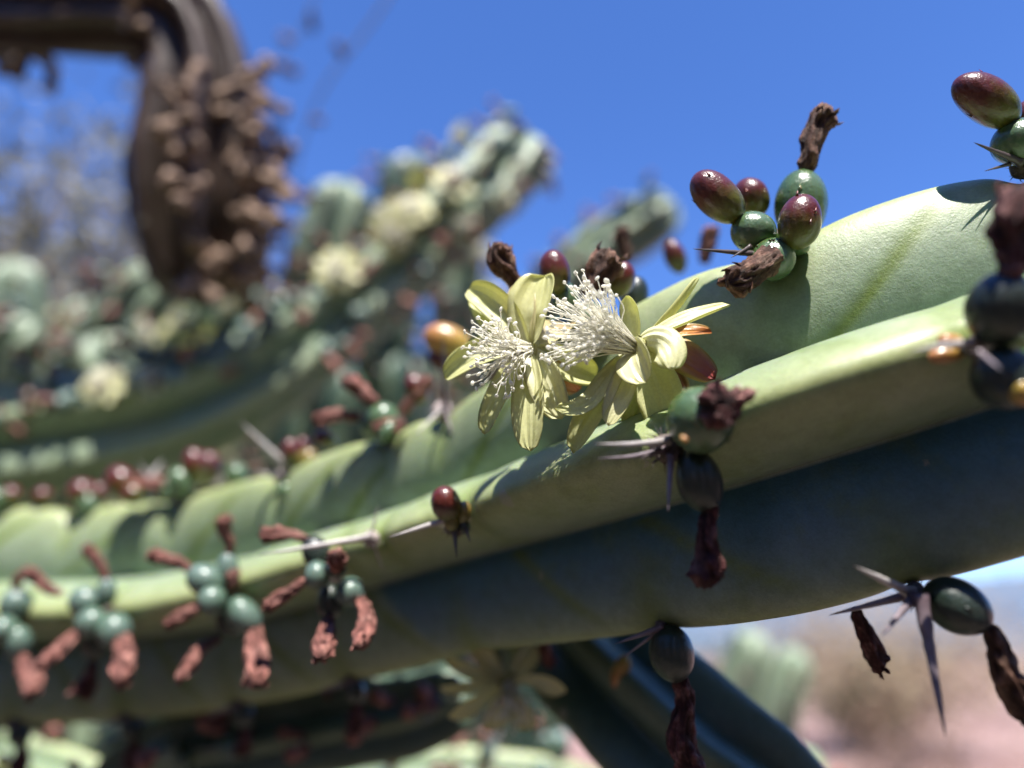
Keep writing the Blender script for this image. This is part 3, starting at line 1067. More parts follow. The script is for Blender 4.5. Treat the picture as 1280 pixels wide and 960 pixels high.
p2((694, 510), (738, 528), 26, (0.001, -0.004, -0.008), M_PETAL, cup=0.4, face=D3(-0.1, 0.6, -0.8), base=(768, 452))
p2((792, 548), (796, 500), 36, (0.003, 0.004, 0.005), M_PETAL, cup=0.4, face=D3(-0.2, 0.2, -0.9))
p2((782, 370), (800, 395), 32, (0.002, 0.003, 0.003), M_PETAL, cup=0.6, face=D3(-0.7, -0.2, -0.6))
p2((852, 500), (846, 465), 34, (0.004, 0.008, 0.010), M_SEPAL, cup=0.3, face=D3(-0.2, 0.1, -0.9))
thr2 = P(791, 434, dF2 - 0.002)
add_stamens(fl2, thr2, D3(-0.83, 0.36, -0.28), 170, 0.0225, math.radians(36))

# ------------------------------------------------------------------ fruits, buds, spines on the main branch
def fruit(b, t, w, d, mat, dry=None, drymat=None, db=0.0, tilt=0.0, dtilt=0.0, pear=0.0, name='fruit', scales=3, bend=0.0):
    o = add_pod(name, branch, b, t, w, d, mat, db, tilt, pear, bend, scales)
    if dry:
        add_dry(o, dry, d, drymat, db + tilt, dtilt)
    return o


def bud(b, t, w, d, mat=None, **kw):
    return fruit(b, t, w, d, mat or M_BUD, name='flower_bud', scales=kw.pop('scales', 4), **kw)


def dry(pts, d, mat=None, db=0.0, tilt=0.0):
    return add_dry(branch, pts, d, mat, db, tilt)


# cluster on the upper crest behind the flowers
d = dK
dry([(650, 360, 20), (642, 350, 20), (632, 336, 26), (624, 320, 28), (628, 305, 26)], d, M_DRY, -0.018)
bud((697, 368), (689, 312), 39, d, db=-0.016)
fruit((712, 398), (702, 352), 34, d, M_FRUIT, db=-0.012)
dry([(740, 372, 26), (746, 352, 34), (756, 330, 38), (764, 316, 30)], d, M_DRY, -0.02)
bud((768, 372), (783, 327), 36, d, db=-0.01)
fruit((788, 392), (797, 345), 36, d, M_FRUITD, db=0.004)
fruit((730, 425), (745, 378), 50, d, M_FRUIT, db=-0.008)
fruit((705, 430), (690, 398), 40, d, M_FRUIT, db=-0.006)
add_wool(branch, (735, 424), 40, d)
# further clusters seen past that crest, on the ribs turned away
dry([(786, 330, 12), (780, 310, 16), (776, 284, 16)], d, M_DRY, 0.055)
bud((852, 342), (836, 300), 26, d, db=0.055)
dry([(880, 330, 14), (884, 308, 20), (890, 285, 22)], d, M_DRYP, 0.06)
bud((590, 440), (530, 415), 42, 0.26, M_ORANGE, db=0.03)
bud((585, 462), (535, 442), 30, 0.26, M_BUD, db=0.03)

# upper crest, cluster to the other side of the flowers
d = crest_at('U', 962)[2]
bud((925, 275), (868, 218), 52, d, db=-0.006)
bud((950, 272), (928, 224), 44, d, db=0.006)
fruit((1000, 300), (1002, 212), 64, d, M_FRUIT, [(1006, 216, 12), (1010, 204, 22), (1014, 182, 25), (1024, 156, 28), (1040, 138, 30)], M_DRY, db=0.003)
bud((993, 312), (1006, 243), 52, d, db=-0.014)
fruit((968, 302), (916, 278), 52, d, M_FRUIT, db=-0.006)
fruit((985, 318), (995, 290), 44, d, M_FRUIT, db=-0.008)
fruit((962, 318), (970, 330), 52, d, M_FRUIT, [(968, 320, 34), (952, 330, 32), (934, 344, 34), (912, 356, 38)], M_DRY, db=-0.004, tilt=-0.012, dtilt=-0.005)
add_spine(branch, (948, 318), (866, 311), 8, d, -0.004, M_SPINED, db=-0.010)
add_spine(branch, (938, 308), (914, 322), 5, d, -0.004, M_SPINED, db=-0.010)
add_wool(branch, (965, 305), 40, d)

d = crest_at('U', 1268)[2]
bud((1270, 155), (1193, 101), 54, d, db=-0.004, bend=-3)
fruit((1282, 205), (1266, 150), 62, d, M_FRUIT, db=-0.004)
bud((1290, 170), (1284, 125), 40, d, db=0.006)
fruit((1310, 205), (1312, 165), 50, d, M_FRUIT, db=0.015)
add_spine(branch, (1276, 203), (1217, 178), 10, d, -0.004, M_SPINED, db=-0.006)
add_spine(branch, (1262, 205), (1230, 214), 5, d, -0.004, M_SPINED, db=-0.006)
add_wool(branch, (1280, 205), 38, d)

# middle crest, beyond the picture's edge side
d = crest_at('M', 1226)[2]
fruit((1238, 430), (1264, 340), 78, d, M_FRUITD, [(1262, 350, 26), (1268, 318, 36), (1262, 280, 44), (1276, 236, 44)], M_DRYD, db=-0.006, tilt=-0.006)
fruit((1236, 436), (1276, 508), 74, d, M_FRUITD, db=-0.006, tilt=-0.004)
fruit((1270, 450), (1330, 470), 60, d, M_FRUIT, db=-0.006)
bud((1262, 480), (1296, 500), 34, d, M_ORANGE, db=-0.012)
add_spine(branch, (1226, 428), (1132, 440), 13, d, -0.006, M_SPINE, db=-0.006, bendpx=-2)
add_spine(branch, (1224, 440), (1252, 462), 9, d, -0.006, M_SPINEG, db=-0.012)
bud((1206, 430), (1172, 424), 20, d, M_ORANGE, db=-0.002)
bud((1208, 440), (1160, 447), 22, d, M_ORANGE, db=-0.002)
add_wool(branch, (1226, 434), 34, d, M_WOOL)

# middle crest below the flowers
d = crest_at('M', 842)[2]
fruit((852, 548), (902, 500), 82, d, M_FRUIT, [(890, 512, 46), (898, 507, 50), (912, 500, 44)], M_DRYD, db=-0.005, tilt=-0.010, dtilt=-0.006)
fruit((862, 562), (887, 640), 56, d, M_FRUITD, [(885, 626, 20), (886, 645, 19), (882, 672, 24), (887, 700, 32), (880, 734, 38)], M_DRYD, db=-0.005, tilt=-0.002, dtilt=-0.002)
bud((852, 552), (858, 546), 12, d, M_ORANGE, db=-0.022)
add_spine(branch, (838, 551), (741, 555), 10, d, -0.008, M_SPINE, db=-0.006, bendpx=2)
add_spine(branch, (832, 562), (746, 573), 8, d, -0.006, M_SPINEG, db=-0.005, bendpx=3)
add_spine(branch, (839, 568), (835, 641), 10, d, -0.006, M_SPINEG, db=-0.006)
add_spine(branch, (826, 560), (800, 574), 5, d, -0.004, M_SPINED, db=-0.006)
add_wool(branch, (834, 562), 40, d, M_WOOL, db=-0.002, hairs=90)
# middle crest, small maroon bud
d = crest_at('M', 568)[2]
bud((566, 650), (550, 610), 37, d, db=-0.004, tilt=-0.004)
bud((576, 656), (582, 626), 20, d, M_BUDG, db=-0.004)
bud((566, 664), (562, 642), 18, d, M_BUDG, db=-0.006)
bud((582, 668), (578, 648), 16, d, M_FRUITD, db=-0.004)
add_spine(branch, (560, 649), (485, 672), 8, d, -0.004, M_SPINE, db=-0.006)
add_spine(branch, (568, 662), (571, 698), 7, d, -0.004, M_SPINED, db=-0.005)
add_spine(branch, (582, 660), (588, 678), 5, d, -0.004, M_SPINED, db=-0.005)
add_wool(branch, (570, 656), 30, d, M_WOOL)
d = crest_at('M', 463)[2]
add_spine(branch, (466, 671), (322, 694), 9, d, -0.012, M_SPINE, db=-0.006)
add_spine(branch, (464, 668), (474, 630), 4, d, 0.0, M_SPINE, db=-0.004)
add_spine(branch, (466, 678), (480, 718), 4, d, 0.0, M_SPINED, db=-0.004)
add_wool(branch, (464, 674), 22, d, M_WOOLP)

# middle crest, fruit clusters further along
d = crest_at('M', 410)[2]
fruit((412, 716), (382, 722), 36, d, M_FRUITT, [(384, 724, 12), (364, 738, 16), (345, 752, 19), (330, 760, 16)], M_DRYP, db=-0.016)
fruit((418, 722), (420, 700), 30, d, M_FRUITD, [(421, 706, 20), (422, 702, 24), (420, 692, 22)], M_DRYP, db=-0.020, dtilt=-0.012)
fruit((424, 728), (450, 752), 38, d, M_FRUITT, [(448, 748, 14), (457, 766, 20), (457, 788, 24), (446, 808, 22)], M_DRYP, db=-0.016, dtilt=-0.028)
fruit((414, 730), (412, 775), 34, d, M_FRUITD, [(412, 770, 12), (409, 788, 22), (404, 806, 28), (402, 822, 22)], M_DRYP, db=-0.012, dtilt=-0.028)
fruit((408, 712), (384, 672), 34, d, M_FRUITD, [(388, 676, 10), (366, 669, 13), (345, 668, 20), (325, 670, 22)], M_DRYP, db=-0.010)
add_wool(branch, (412, 720), 30, d)
d = crest_at('M', 258)[2]
fruit((278, 738), (236, 712), 38, d, M_FRUITT, [(240, 713, 10), (220, 702, 15), (200, 696, 18), (187, 690, 18)], M_DRYP, db=-0.014)
fruit((282, 745), (250, 756), 38, d, M_FRUITT, [(252, 756, 10), (236, 766, 16), (220, 774, 18), (206, 782, 14)], M_DRYP, db=-0.018)
fruit((284, 738), (284, 690), 28, d, M_FRUITT, [(287, 694, 9), (287, 678, 13), (281, 660, 18), (280, 644, 20)], M_DRYP, db=-0.010)
fruit((284, 748), (292, 796), 36, d, M_FRUITD, [(276, 796, 9), (248, 814, 16), (238, 830, 20), (222, 850, 14)], M_DRYP, db=-0.008, dtilt=-0.028)
fruit((290, 748), (322, 792), 36, d, M_FRUITT, [(319, 788, 20), (319, 806, 24), (321, 828, 32), (320, 856, 28)], M_DRYP, db=-0.016, dtilt=-0.028)
dry([(286, 738, 10), (291, 724, 18), (296, 712, 14)], d, M_DRYP, -0.012)
add_wool(branch, (286, 742), 26, d)
d = crest_at('M', 124)[2]
fruit((128, 760), (88, 744), 38, d, M_FRUITT, [(78, 742, 9), (60, 736, 13), (44, 722, 16), (40, 712, 16)], M_DRYP, db=-0.010)
fruit((130, 768), (98, 788), 36, d, M_FRUITT, [(100, 788, 10), (80, 806, 18), (62, 822, 20), (46, 834, 16)], M_DRYP, db=-0.016, dtilt=-0.028)
fruit((130, 770), (156, 806), 42, d, M_FRUITT, [(152, 796, 20), (155, 816, 24), (154, 836, 28), (151, 852, 24)], M_DRYP, db=-0.016, dtilt=-0.028)
fruit((122, 772), (118, 826), 32, d, M_FRUITD, [(118, 824, 9), (114, 840, 12), (108, 856, 24), (100, 870, 24)], M_DRYD, db=-0.010)
fruit((132, 758), (134, 722), 24, d, M_FRUITT, [(134, 726, 9), (126, 708, 12), (114, 692, 15), (106, 682, 15)], M_DRYP, db=-0.010)
dry([(128, 758, 8), (136, 744, 14), (140, 734, 10)], d, M_DRYP, -0.008)
add_wool(branch, (128, 764), 24, d)
d = crest_at('M', 10)[2]
fruit((24, 776), (16, 736), 38, d, M_FRUITT, [(18, 740, 9), (24, 722, 13), (40, 712, 13)], M_DRYP)
fruit((18, 778), (-2, 792), 34, d, M_FRUITT, [(0, 790, 10), (-16, 806, 18), (-26, 822, 18)], M_DRYP, db=-0.015)
fruit((20, 782), (26, 826), 32, d, M_FRUITT, [(26, 820, 12), (32, 836, 20), (40, 852, 24), (36, 868, 20)], M_DRYP, db=-0.014, dtilt=-0.028)
add_wool(branch, (16, 776), 24, d)

# upper crest, further along
d = crest_at('U', 482)[2]
fruit((490, 545), (470, 505), 42, d, M_FRUIT, [(474, 506, 12), (462, 498, 18), (446, 484, 20), (430, 472, 20)], M_DRYP, db=-0.004)
fruit((486, 540), (452, 524), 34, d, M_FRUIT, [(452, 522, 12), (428, 519, 16), (408, 523, 19), (390, 526, 18)], M_DRYP)
fruit((492, 546), (476, 534), 34, d, M_FRUIT, [(466, 537, 16), (484, 534, 20), (506, 530, 18)], M_DRYP, db=-0.012)
bud((530, 505), (512, 468), 30, d, M_BUD, db=0.006)
bud((420, 552), (392, 544), 24, d, db=0.004)
dry([(500, 520, 10), (515, 500, 16), (528, 486, 18), (535, 470, 16)], d, M_DRYP, 0.004)
add_wool(branch, (488, 540), 34, d)
d = crest_at('U', 552)[2]
add_spine(branch, (557, 514), (553, 412), 8, d, -0.006, M_SPINEG, db=-0.002)
add_spine(branch, (552, 512), (518, 544), 6, d, -0.008, M_SPINE, db=-0.004)
add_spine(branch, (556, 512), (566, 545), 5, d, -0.006, M_SPINEG, db=-0.006)
add_wool(branch, (554, 514), 26, d, M_WOOLP)
d = crest_at('U', 352)[2]
add_spine(branch, (362, 588), (299, 526), 12, d, -0.006, M_SPINE, db=-0.004)
add_spine(branch, (350, 597), (318, 590), 7, d, -0.004, M_SPINE, db=-0.004)
bud((366, 582), (361, 548), 21, d, db=-0.004)
bud((376, 588), (392, 562), 26, d, M_BUDG, db=-0.002)
bud((372, 580), (380, 546), 20, d, db=0.004)
fruit((362, 604), (350, 622), 20, d, M_FRUIT, [(350, 618, 11), (366, 626, 14), (390, 638, 16), (408, 648, 12)], M_DRYP, db=-0.008)
add_wool(branch, (358, 598), 26, d, M_WOOLP)
d = crest_at('U', 222)[2]
bud((248, 606), (240, 560), 30, d, db=-0.004)
bud((256, 606), (264, 564), 30, d, db=0.002)
fruit((232, 622), (220, 584), 32, d, M_FRUIT, db=-0.006)
fruit((222, 622), (204, 608), 26, d, M_FRUIT, [(204, 608, 14), (190, 604, 20), (172, 604, 22), (158, 606, 18)], M_DRYP)
bud((166, 624), (140, 584), 38, d, db=0.0)
bud((180, 624), (152, 612), 26, d, db=-0.004)
add_spine(branch, (272, 608), (298, 572), 9, d, -0.004, M_SPINE)
add_spine(branch, (190, 606), (172, 576), 9, d, -0.004, M_SPINE)
add_spine(branch, (186, 600), (204, 574), 8, d, 0.004, M_SPINE)
fruit((290, 606), (302, 580), 30, d, M_FRUIT)
add_wool(branch, (224, 620), 24, d)
d = crest_at('U', 95)[2]
bud((108, 632), (96, 600), 34, d, db=-0.002)
bud((118, 630), (128, 604), 24, d, db=0.0)
bud((60, 632), (48, 610), 24, d, db=0.004)
bud((20, 632), (8, 608), 26, d, db=0.004)
fruit((108, 650), (112, 616), 26, d, M_FRUIT, db=-0.004)
fruit((2, 640), (-8, 610), 26, d, M_FRUIT)
add_wool(branch, (102, 632), 24, d)

# lower crest
d = crest_at('B', 832)[2]
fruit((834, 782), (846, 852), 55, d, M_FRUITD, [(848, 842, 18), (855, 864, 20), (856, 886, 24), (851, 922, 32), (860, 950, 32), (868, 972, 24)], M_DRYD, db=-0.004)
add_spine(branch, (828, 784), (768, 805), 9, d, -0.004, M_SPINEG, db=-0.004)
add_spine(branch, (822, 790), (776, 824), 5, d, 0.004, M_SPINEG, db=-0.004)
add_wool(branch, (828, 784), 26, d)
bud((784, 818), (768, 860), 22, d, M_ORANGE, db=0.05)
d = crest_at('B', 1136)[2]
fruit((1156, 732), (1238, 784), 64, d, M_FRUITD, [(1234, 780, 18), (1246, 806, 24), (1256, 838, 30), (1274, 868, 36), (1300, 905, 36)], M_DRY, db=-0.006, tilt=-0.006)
add_spine(branch, (1140, 742), (1066, 707), 14, d, -0.014, M_SPINE, db=-0.006)
add_spine(branch, (1136, 744), (1036, 769), 12, d, 0.004, M_SPINEG, db=-0.004)
add_spine(branch, (1142, 746), (1102, 795), 14, d, -0.012, M_SPINEG, db=-0.008)
add_spine(branch, (1150, 742), (1182, 922), 18, d, -0.010, M_SPINEG, db=-0.010)
add_wool(branch, (1142, 742), 34, d)
dry([(1068, 760, 12), (1076, 778, 18), (1088, 806, 22), (1098, 828, 24), (1104, 834, 18)], d, M_DRYD, 0.03)

# the shaded flower hanging below
d = crest_at('B', 596)[2]
dF3 = d + 0.015
ax3 = D3(0.1, -0.5, -0.85)
fl3 = add_tube(branch, [(602, 786, 22, d - dF3), (614, 812, 26, 0.012), (628, 838, 30, 0.008), (636, 854, 26, 0.0)], dF3,
               'shaded olive-yellow flower hanging below the stem')
for tip, ctrl, w, zz in [((590, 786), (608, 825), 28, 0.0), ((556, 822), (596, 838), 26, 0.0), ((562, 898), (596, 870), 28, -0.004),
                         ((614, 912), (620, 880), 34, -0.008), ((672, 794), (655, 822), 34, 0.002), ((704, 868), (680, 836), 30, -0.006),
                         ((640, 796), (638, 824), 28, 0.008), ((662, 912), (652, 884), 30, -0.01), ((550, 860), (594, 852), 24, 0.0)]:
    add_petal(fl3, ax3, (634 + (ctrl[0] - 634) * 0.1, 852 + (ctrl[1] - 852) * 0.1), ctrl, tip, w, dF3, M_PETALC, (0.001, zz - 0.003, zz), cup=0.5)
add_stamens(fl3, P(636, 854, dF3 - 0.002), D3(0.15, -0.6, -0.6), 60, 0.016, math.radians(40))
bud((578, 858), (548, 862), 32, d, M_FRUITT, db=0.03)
fruit((664, 790), (678, 806), 22, d, M_FRUITD, [(676, 800, 10), (682, 812, 18), (686, 832, 20)], M_DRYP, db=0.01)
add_wool(branch, (600, 785), 24, d)
# lower crest in the shade, further along
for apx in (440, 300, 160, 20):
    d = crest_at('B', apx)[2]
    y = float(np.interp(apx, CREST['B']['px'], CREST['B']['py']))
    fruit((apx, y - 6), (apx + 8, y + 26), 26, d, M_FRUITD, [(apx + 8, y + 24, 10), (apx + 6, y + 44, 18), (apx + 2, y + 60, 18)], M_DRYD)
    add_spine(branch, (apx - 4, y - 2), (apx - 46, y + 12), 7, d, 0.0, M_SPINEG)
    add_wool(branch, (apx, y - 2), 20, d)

# ------------------------------------------------------------------ shared small meshes for the branches farther off
def shared_pod(mat, L, w):
    u, r = ell_profile(12, w / 2)
    C = np.zeros((12, 3)); C[:, 2] = u * L
    V, f = pod_mesh(C, r, 14, 0.05, 3)
    return mesh_data('pod', V, f, mat, {'along': np.repeat(u, 14)})


def shared_dry(mat, L, w, sd):
    C = np.zeros((16, 3)); u = np.linspace(0, 1, 16)
    C[:, 2] = u * L; C[:, 0] = 0.2 * L * np.sin(u * 2.2 + sd)
    C[:, 0] -= C[0, 0]
    R = w / 2 * (0.5 + 0.6 * u) * np.sqrt(np.clip((1 - u) / 0.12, 0.2, 1))
    V, f, rid = crumple(C, R, 14, sd)
    return mesh_data('withered', V, f, mat, {'ridge': rid})


def shared_flower():
    bag = Bag()
    for k in range(9):
        a = k * 2 * math.pi / 9 + 0.2 * rng.standard_normal()
        rv = np.array([math.cos(a), math.sin(a), 0]); zv = np.array([0, 0, 1.0])
        t = np.linspace(0, 1, 26)[:, None]
        p = [zv * 0.008, zv * 0.014 + rv * 0.008, zv * 0.011 + rv * 0.017]
        C = (1 - t) ** 2 * p[0] + 2 * t * (1 - t) * p[1] + t ** 2 * p[2]
        V, f, at = petal_verts(C, np.tile(zv * 0.8 - rv * 0.5, (26, 1)), 0.008, 0.3)
        bag.add(V, f, **at)
    V, f, at = bag.out()
    petals = mesh_data('petals', V, f, M_PETALC, at)
    bag = Bag()
    for k in range(40):
        dv = unit(np.array([0, 0, 1.0]) + 0.5 * rng.standard_normal(3))
        V, f = tube(np.array([[0, 0, 0.006], np.array([0, 0, 0.006]) + dv * 0.007, np.array([0, 0, 0.006]) + dv * 0.014]), np.array([0.0004, 0.0003, 0.0006]), 5)
        bag.add(V, f)
    V, f, _ = bag.out()
    return petals, mesh_data('stamen_tuft', V, f, M_STAMEN)


SH_BUD = shared_pod(M_BUD, 0.013, 0.009)
SH_FRUIT = shared_pod(M_FRUITT, 0.014, 0.011)
SH_FRUITD = shared_pod(M_FRUITD, 0.014, 0.011)
SH_DRYP = [shared_dry(M_DRYP, 0.016, 0.006, s) for s in (1.0, 7.0)]
SH_DRYT = [shared_dry(M_DRYT, 0.022, 0.011, s) for s in (3.0, 12.0)]
SH_DRYB = [shared_dry(M_DRY, 0.022, 0.010, s) for s in (5.0, 15.0)]
SH_PETALS, SH_TUFT = shared_flower()
SH_SPINE = None
u_ = np.linspace(0, 1, 6)
_V, _f = tube(np.stack([0 * u_, 0 * u_, u_ * 0.018], 1), 0.0009 * (1 - u_) + 0.00003, 6)
SH_SPINE = mesh_data('spine', _V, _f, M_SPINEG, {'along': np.repeat(u_, 6)})


def side_branch(knots, nrib, mat, label, cat='cactus branch', group=None, spacing=0.03, cluster=(2, 4), kinds=('fruit', 'bud', 'dry'), dryset=None,
                tip=True, seed=1, ang0=0.3, only=None, rough=0.03, n=90, per=10, foot_pts=None, name='cactus_branch', rg=0.5, notch=0.07, maxparts=260, fscale=1.0, hug=0.0):
    """knots: (px, py, depth, half width px) from base to tip"""
    C0 = np.array([P(a, b, c) for a, b, c, w in knots])
    R0 = np.array([[w * c / F] for a, b, c, w in knots])
    if foot_pts is not None:
        fp = np.array(foot_pts, float)
        C0 = np.vstack([fp[:, :3], C0])
        R0 = np.vstack([fp[:, 3:4], R0])
    C = smooth_path(C0, n)
    R = smooth_path(R0, n)[:, 0]
    # even spacing
    arc = np.concatenate([[0], np.cumsum(np.linalg.norm(np.diff(C, axis=0), axis=1))])
    s = np.linspace(0, arc[-1], n)
    if tip:
        s = arc[-1] * (1 - (1 - np.linspace(0, 1, n)) ** 1.25)
    C = np.stack([np.interp(s, arc, C[:, i]) for i in range(3)], 1)
    R = np.interp(s, arc, R)
    arc = s
    if tip:
        rt = R[-1]
        x = np.clip((arc - (arc[-1] - 0.9 * rt)) / (0.9 * rt), 0, 1)
        R = R * np.sqrt(np.maximum(1 - x ** 2, 0.004))
    Tn, A_, B_ = frames(C)
    ar = []
    rs = np.random.default_rng(seed)
    for k in range(nrib):
        a0 = rs.uniform(0, spacing)
        ar.append(list(np.arange(a0, arc[-1] - 0.01, spacing)))
    V, f, cr, mk, _ = stem_mesh(C, R, np.zeros(n), nrib, ang0, ar, per=per, rg=rg, e1e2=(Tn, A_, B_), notch=notch, rough=rough, seed=seed * 3.1, chev=False, sig=math.radians(5))
    root = thing(name, C[0] * np.array([1, 1, 0]) if foot_pts is not None else C[0], label, cat, group)
    mesh_obj('stem', V, f, mat, root, attrs={'crest': cr, 'mark': mk})
    count = 0
    for k in range(nrib):
        th = ang0 + k * 2 * math.pi / nrib
        for a in ar[k]:
            i = int(np.argmin(np.abs(arc - a)))
            nv = math.cos(th) * A_[i] + math.sin(th) * B_[i]
            p = C[i] + nv * R[i] * 0.93
            x, y, z = to_px(p)
            if not (-80 < x < 1360 and -80 < y < 1040): continue
            if nv @ unit(CAM - p) < -0.35: continue
            if only and not only(p, nv, x, y): continue
            for q in range(2):
                inst('spine', SH_SPINE, p, unit(nv + 0.9 * rs.standard_normal(3)), rs.uniform(0.6, 1.2) * fscale, root)
            for q in range(int(rs.integers(cluster[0], cluster[1] + 1))):
                if count > maxparts: break
                kd = kinds[int(rs.integers(0, len(kinds)))]
                ax = unit(nv * (1 - hug) + 0.75 * rs.standard_normal(3) + hug * Tn[i] * 0.6)
                pp = p + 0.004 * rs.standard_normal(3) - nv * hug * 0.004
                scl = rs.uniform(0.8, 1.35) * fscale
                count += 1
                if kd == 'bud': inst('flower_bud', SH_BUD, pp, ax, scl, root)
                elif kd == 'fruit':
                    o = inst('fruit', SH_FRUIT, pp, ax, scl, root)
                    if rs.uniform() < 0.5:
                        w_ = inst('withered_flower', SH_DRYP[int(rs.integers(0, 2))], np.zeros(3), (0, 0, 1), 1.0, None)
                        w_.parent = o; w_.location = (0, 0, 0.0125)
                elif kd == 'darkfruit': inst('fruit', SH_FRUITD, pp, ax, scl, root)
                elif kd == 'dry': inst('withered_flower', (dryset or SH_DRYP)[int(rs.integers(0, 2))], pp, ax, scl, root, rs.uniform(0, 6))
                elif kd == 'flower':
                    ax = unit(nv + 0.3 * rs.standard_normal(3))
                    o = inst('flower', SH_PETALS, pp, ax, scl, root, rs.uniform(0, 6))
                    st = inst('stamens', SH_TUFT, np.zeros(3), (0, 0, 1), 1.0, None, kind='stuff')
                    st.parent = o; st.location = (0, 0, 0.002)
    return root


def ground_foot(knot, dx=-0.1, dy=0.0, r=None, hgt=0.5):
    """points from the soil up to just below a knot, for a branch whose lower end is out of the picture"""
    p = P(*knot[:3])
    r = r or knot[3] * knot[2] / F
    return [(p[0] + dx, p[1] + dy, -0.06, r * 1.15), (p[0] + dx, p[1] + dy, p[2] * 0.45, r * 1.1), (p[0] + dx * 0.8, p[1] + dy * 0.8, p[2] - 0.12, r)]


up_or_cam = lambda p, nv, x, y: nv[2] > -0.35

# big neighbour branch behind, blue-green underside
kn = [(-260, 600, 0.60, 78), (-100, 572, 0.60, 78), (60, 550, 0.60, 76), (200, 524, 0.60, 72), (320, 474, 0.61, 64), (420, 404, 0.63, 54), (500, 338, 0.65, 48), (570, 270, 0.67, 48), (620, 222, 0.69, 50), (662, 172, 0.71, 48)]
side_branch(kn, 6, M_STEM2, 'long grey-green cactus branch rising behind, thick with buds and small cream flowers, blue underside', seed=11,
            only=lambda p, nv, x, y: nv[2] > (-0.1 if x < 330 else -0.55), kinds=('fruit', 'bud', 'dry', 'flower', 'fruit', 'fruit', 'dry', 'fruit'), cluster=(2, 4), spacing=0.032, fscale=0.95, maxparts=420, n=150, per=14, foot_pts=ground_foot(kn[0], -0.35, 0.1), ang0=0.42)
kn = [(480, 460, 0.86, 40), (488, 380, 0.86, 42), (502, 300, 0.86, 44), (514, 240, 0.86, 44), (522, 192, 0.86, 40)]
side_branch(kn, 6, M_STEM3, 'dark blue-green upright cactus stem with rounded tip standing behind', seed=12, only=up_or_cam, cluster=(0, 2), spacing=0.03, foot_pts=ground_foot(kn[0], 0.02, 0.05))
kn = [(380, 470, 0.84, 42), (392, 380, 0.84, 44), (414, 300, 0.84, 44), (436, 226, 0.84, 40)]
side_branch(kn, 6, M_STEM2, 'dull green leaning cactus stem with brown-stained side beside the dark upright stem', seed=13, only=up_or_cam, cluster=(1, 2), kinds=('dry', 'dry', 'bud', 'fruit'), dryset=SH_DRYB, foot_pts=ground_foot(kn[0], 0.0, 0.05))
kn = [(640, 440, 0.80, 40), (690, 370, 0.80, 40), (750, 318, 0.80, 40), (800, 285, 0.80, 38), (846, 256, 0.80, 34)]
side_branch(kn, 6, M_STEM2, 'pale green cactus branch tip slanting up behind the flowers', seed=14, only=up_or_cam, cluster=(1, 2), foot_pts=ground_foot(kn[0], 0.0, 0.05))
# pale stems to the side
kn = [(30, 620, 0.98, 40), (25, 500, 0.98, 40), (20, 400, 0.98, 40), (18, 325, 0.98, 36)]
side_branch(kn, 6, M_STEM2, 'pale green upright cactus stem with blunt round top', seed=15, only=up_or_cam, cluster=(0, 2), foot_pts=ground_foot(kn[0], 0.0, 0.03))
kn = [(60, 600, 0.9, 42), (88, 500, 0.9, 42), (130, 430, 0.9, 42), (176, 372, 0.9, 40), (206, 338, 0.9, 30)]
side_branch(kn, 6, M_STEM2, 'pale green cactus stem leaning toward the hanging brown stem', seed=16, only=up_or_cam, cluster=(1, 3), kinds=('fruit', 'flower', 'dry'), foot_pts=ground_foot(kn[0], 0.0, 0.03))
kn = [(250, 600, 0.95, 38), (262, 480, 0.95, 38), (290, 410, 0.95, 36), (322, 362, 0.95, 30)]
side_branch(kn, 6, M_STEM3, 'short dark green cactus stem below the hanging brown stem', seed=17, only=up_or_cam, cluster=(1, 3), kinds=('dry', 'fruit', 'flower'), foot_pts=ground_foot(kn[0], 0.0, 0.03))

for j, (kn, lab) in enumerate([
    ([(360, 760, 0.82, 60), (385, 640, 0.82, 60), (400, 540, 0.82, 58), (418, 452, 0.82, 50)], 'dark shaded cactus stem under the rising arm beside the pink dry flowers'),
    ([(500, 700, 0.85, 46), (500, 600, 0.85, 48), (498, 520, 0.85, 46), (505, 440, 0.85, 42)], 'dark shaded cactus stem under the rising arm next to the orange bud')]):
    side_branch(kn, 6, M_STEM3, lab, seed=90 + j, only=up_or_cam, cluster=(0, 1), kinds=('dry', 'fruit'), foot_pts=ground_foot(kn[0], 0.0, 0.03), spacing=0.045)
for j, (kn, lab) in enumerate([
    ([(96, 640, 1.05, 34), (100, 520, 1.05, 34), (108, 440, 1.05, 34), (112, 372, 1.05, 30)], 'pale cactus stem between the blunt round-topped one and the leaning one'),
    ([(215, 640, 1.0, 36), (205, 520, 1.0, 36), (222, 450, 1.0, 36), (258, 400, 1.0, 34), (290, 372, 1.0, 28)], 'pale cactus stem bending over just under the hanging brown branch'),
    ([(150, 640, 0.8, 36), (150, 540, 0.8, 36), (140, 470, 0.8, 38), (120, 418, 0.8, 36)], 'short pale cactus stem right above the long grey-green branch'),
    ([(330, 640, 1.1, 34), (340, 500, 1.1, 34), (350, 420, 1.1, 34), (352, 352, 1.1, 28)], 'slim pale cactus stem beside the dull leaning one'),
    ([(560, 600, 1.0, 34), (568, 460, 1.0, 36), (572, 360, 1.0, 36), (560, 270, 1.0, 30)], 'upright green cactus stem behind the rising arm near its tip'),
    ([(-40, 640, 0.85, 40), (-30, 520, 0.85, 40), (0, 450, 0.85, 40), (44, 402, 0.85, 34)], 'pale cactus stem leaning in over the long branch from its foot')]):
    side_branch(kn, 6, M_STEM2, lab, seed=70 + j, only=up_or_cam, cluster=(1, 3), kinds=('fruit', 'flower', 'dry', 'fruit'), foot_pts=ground_foot(kn[0], 0.0, 0.03), spacing=0.035)

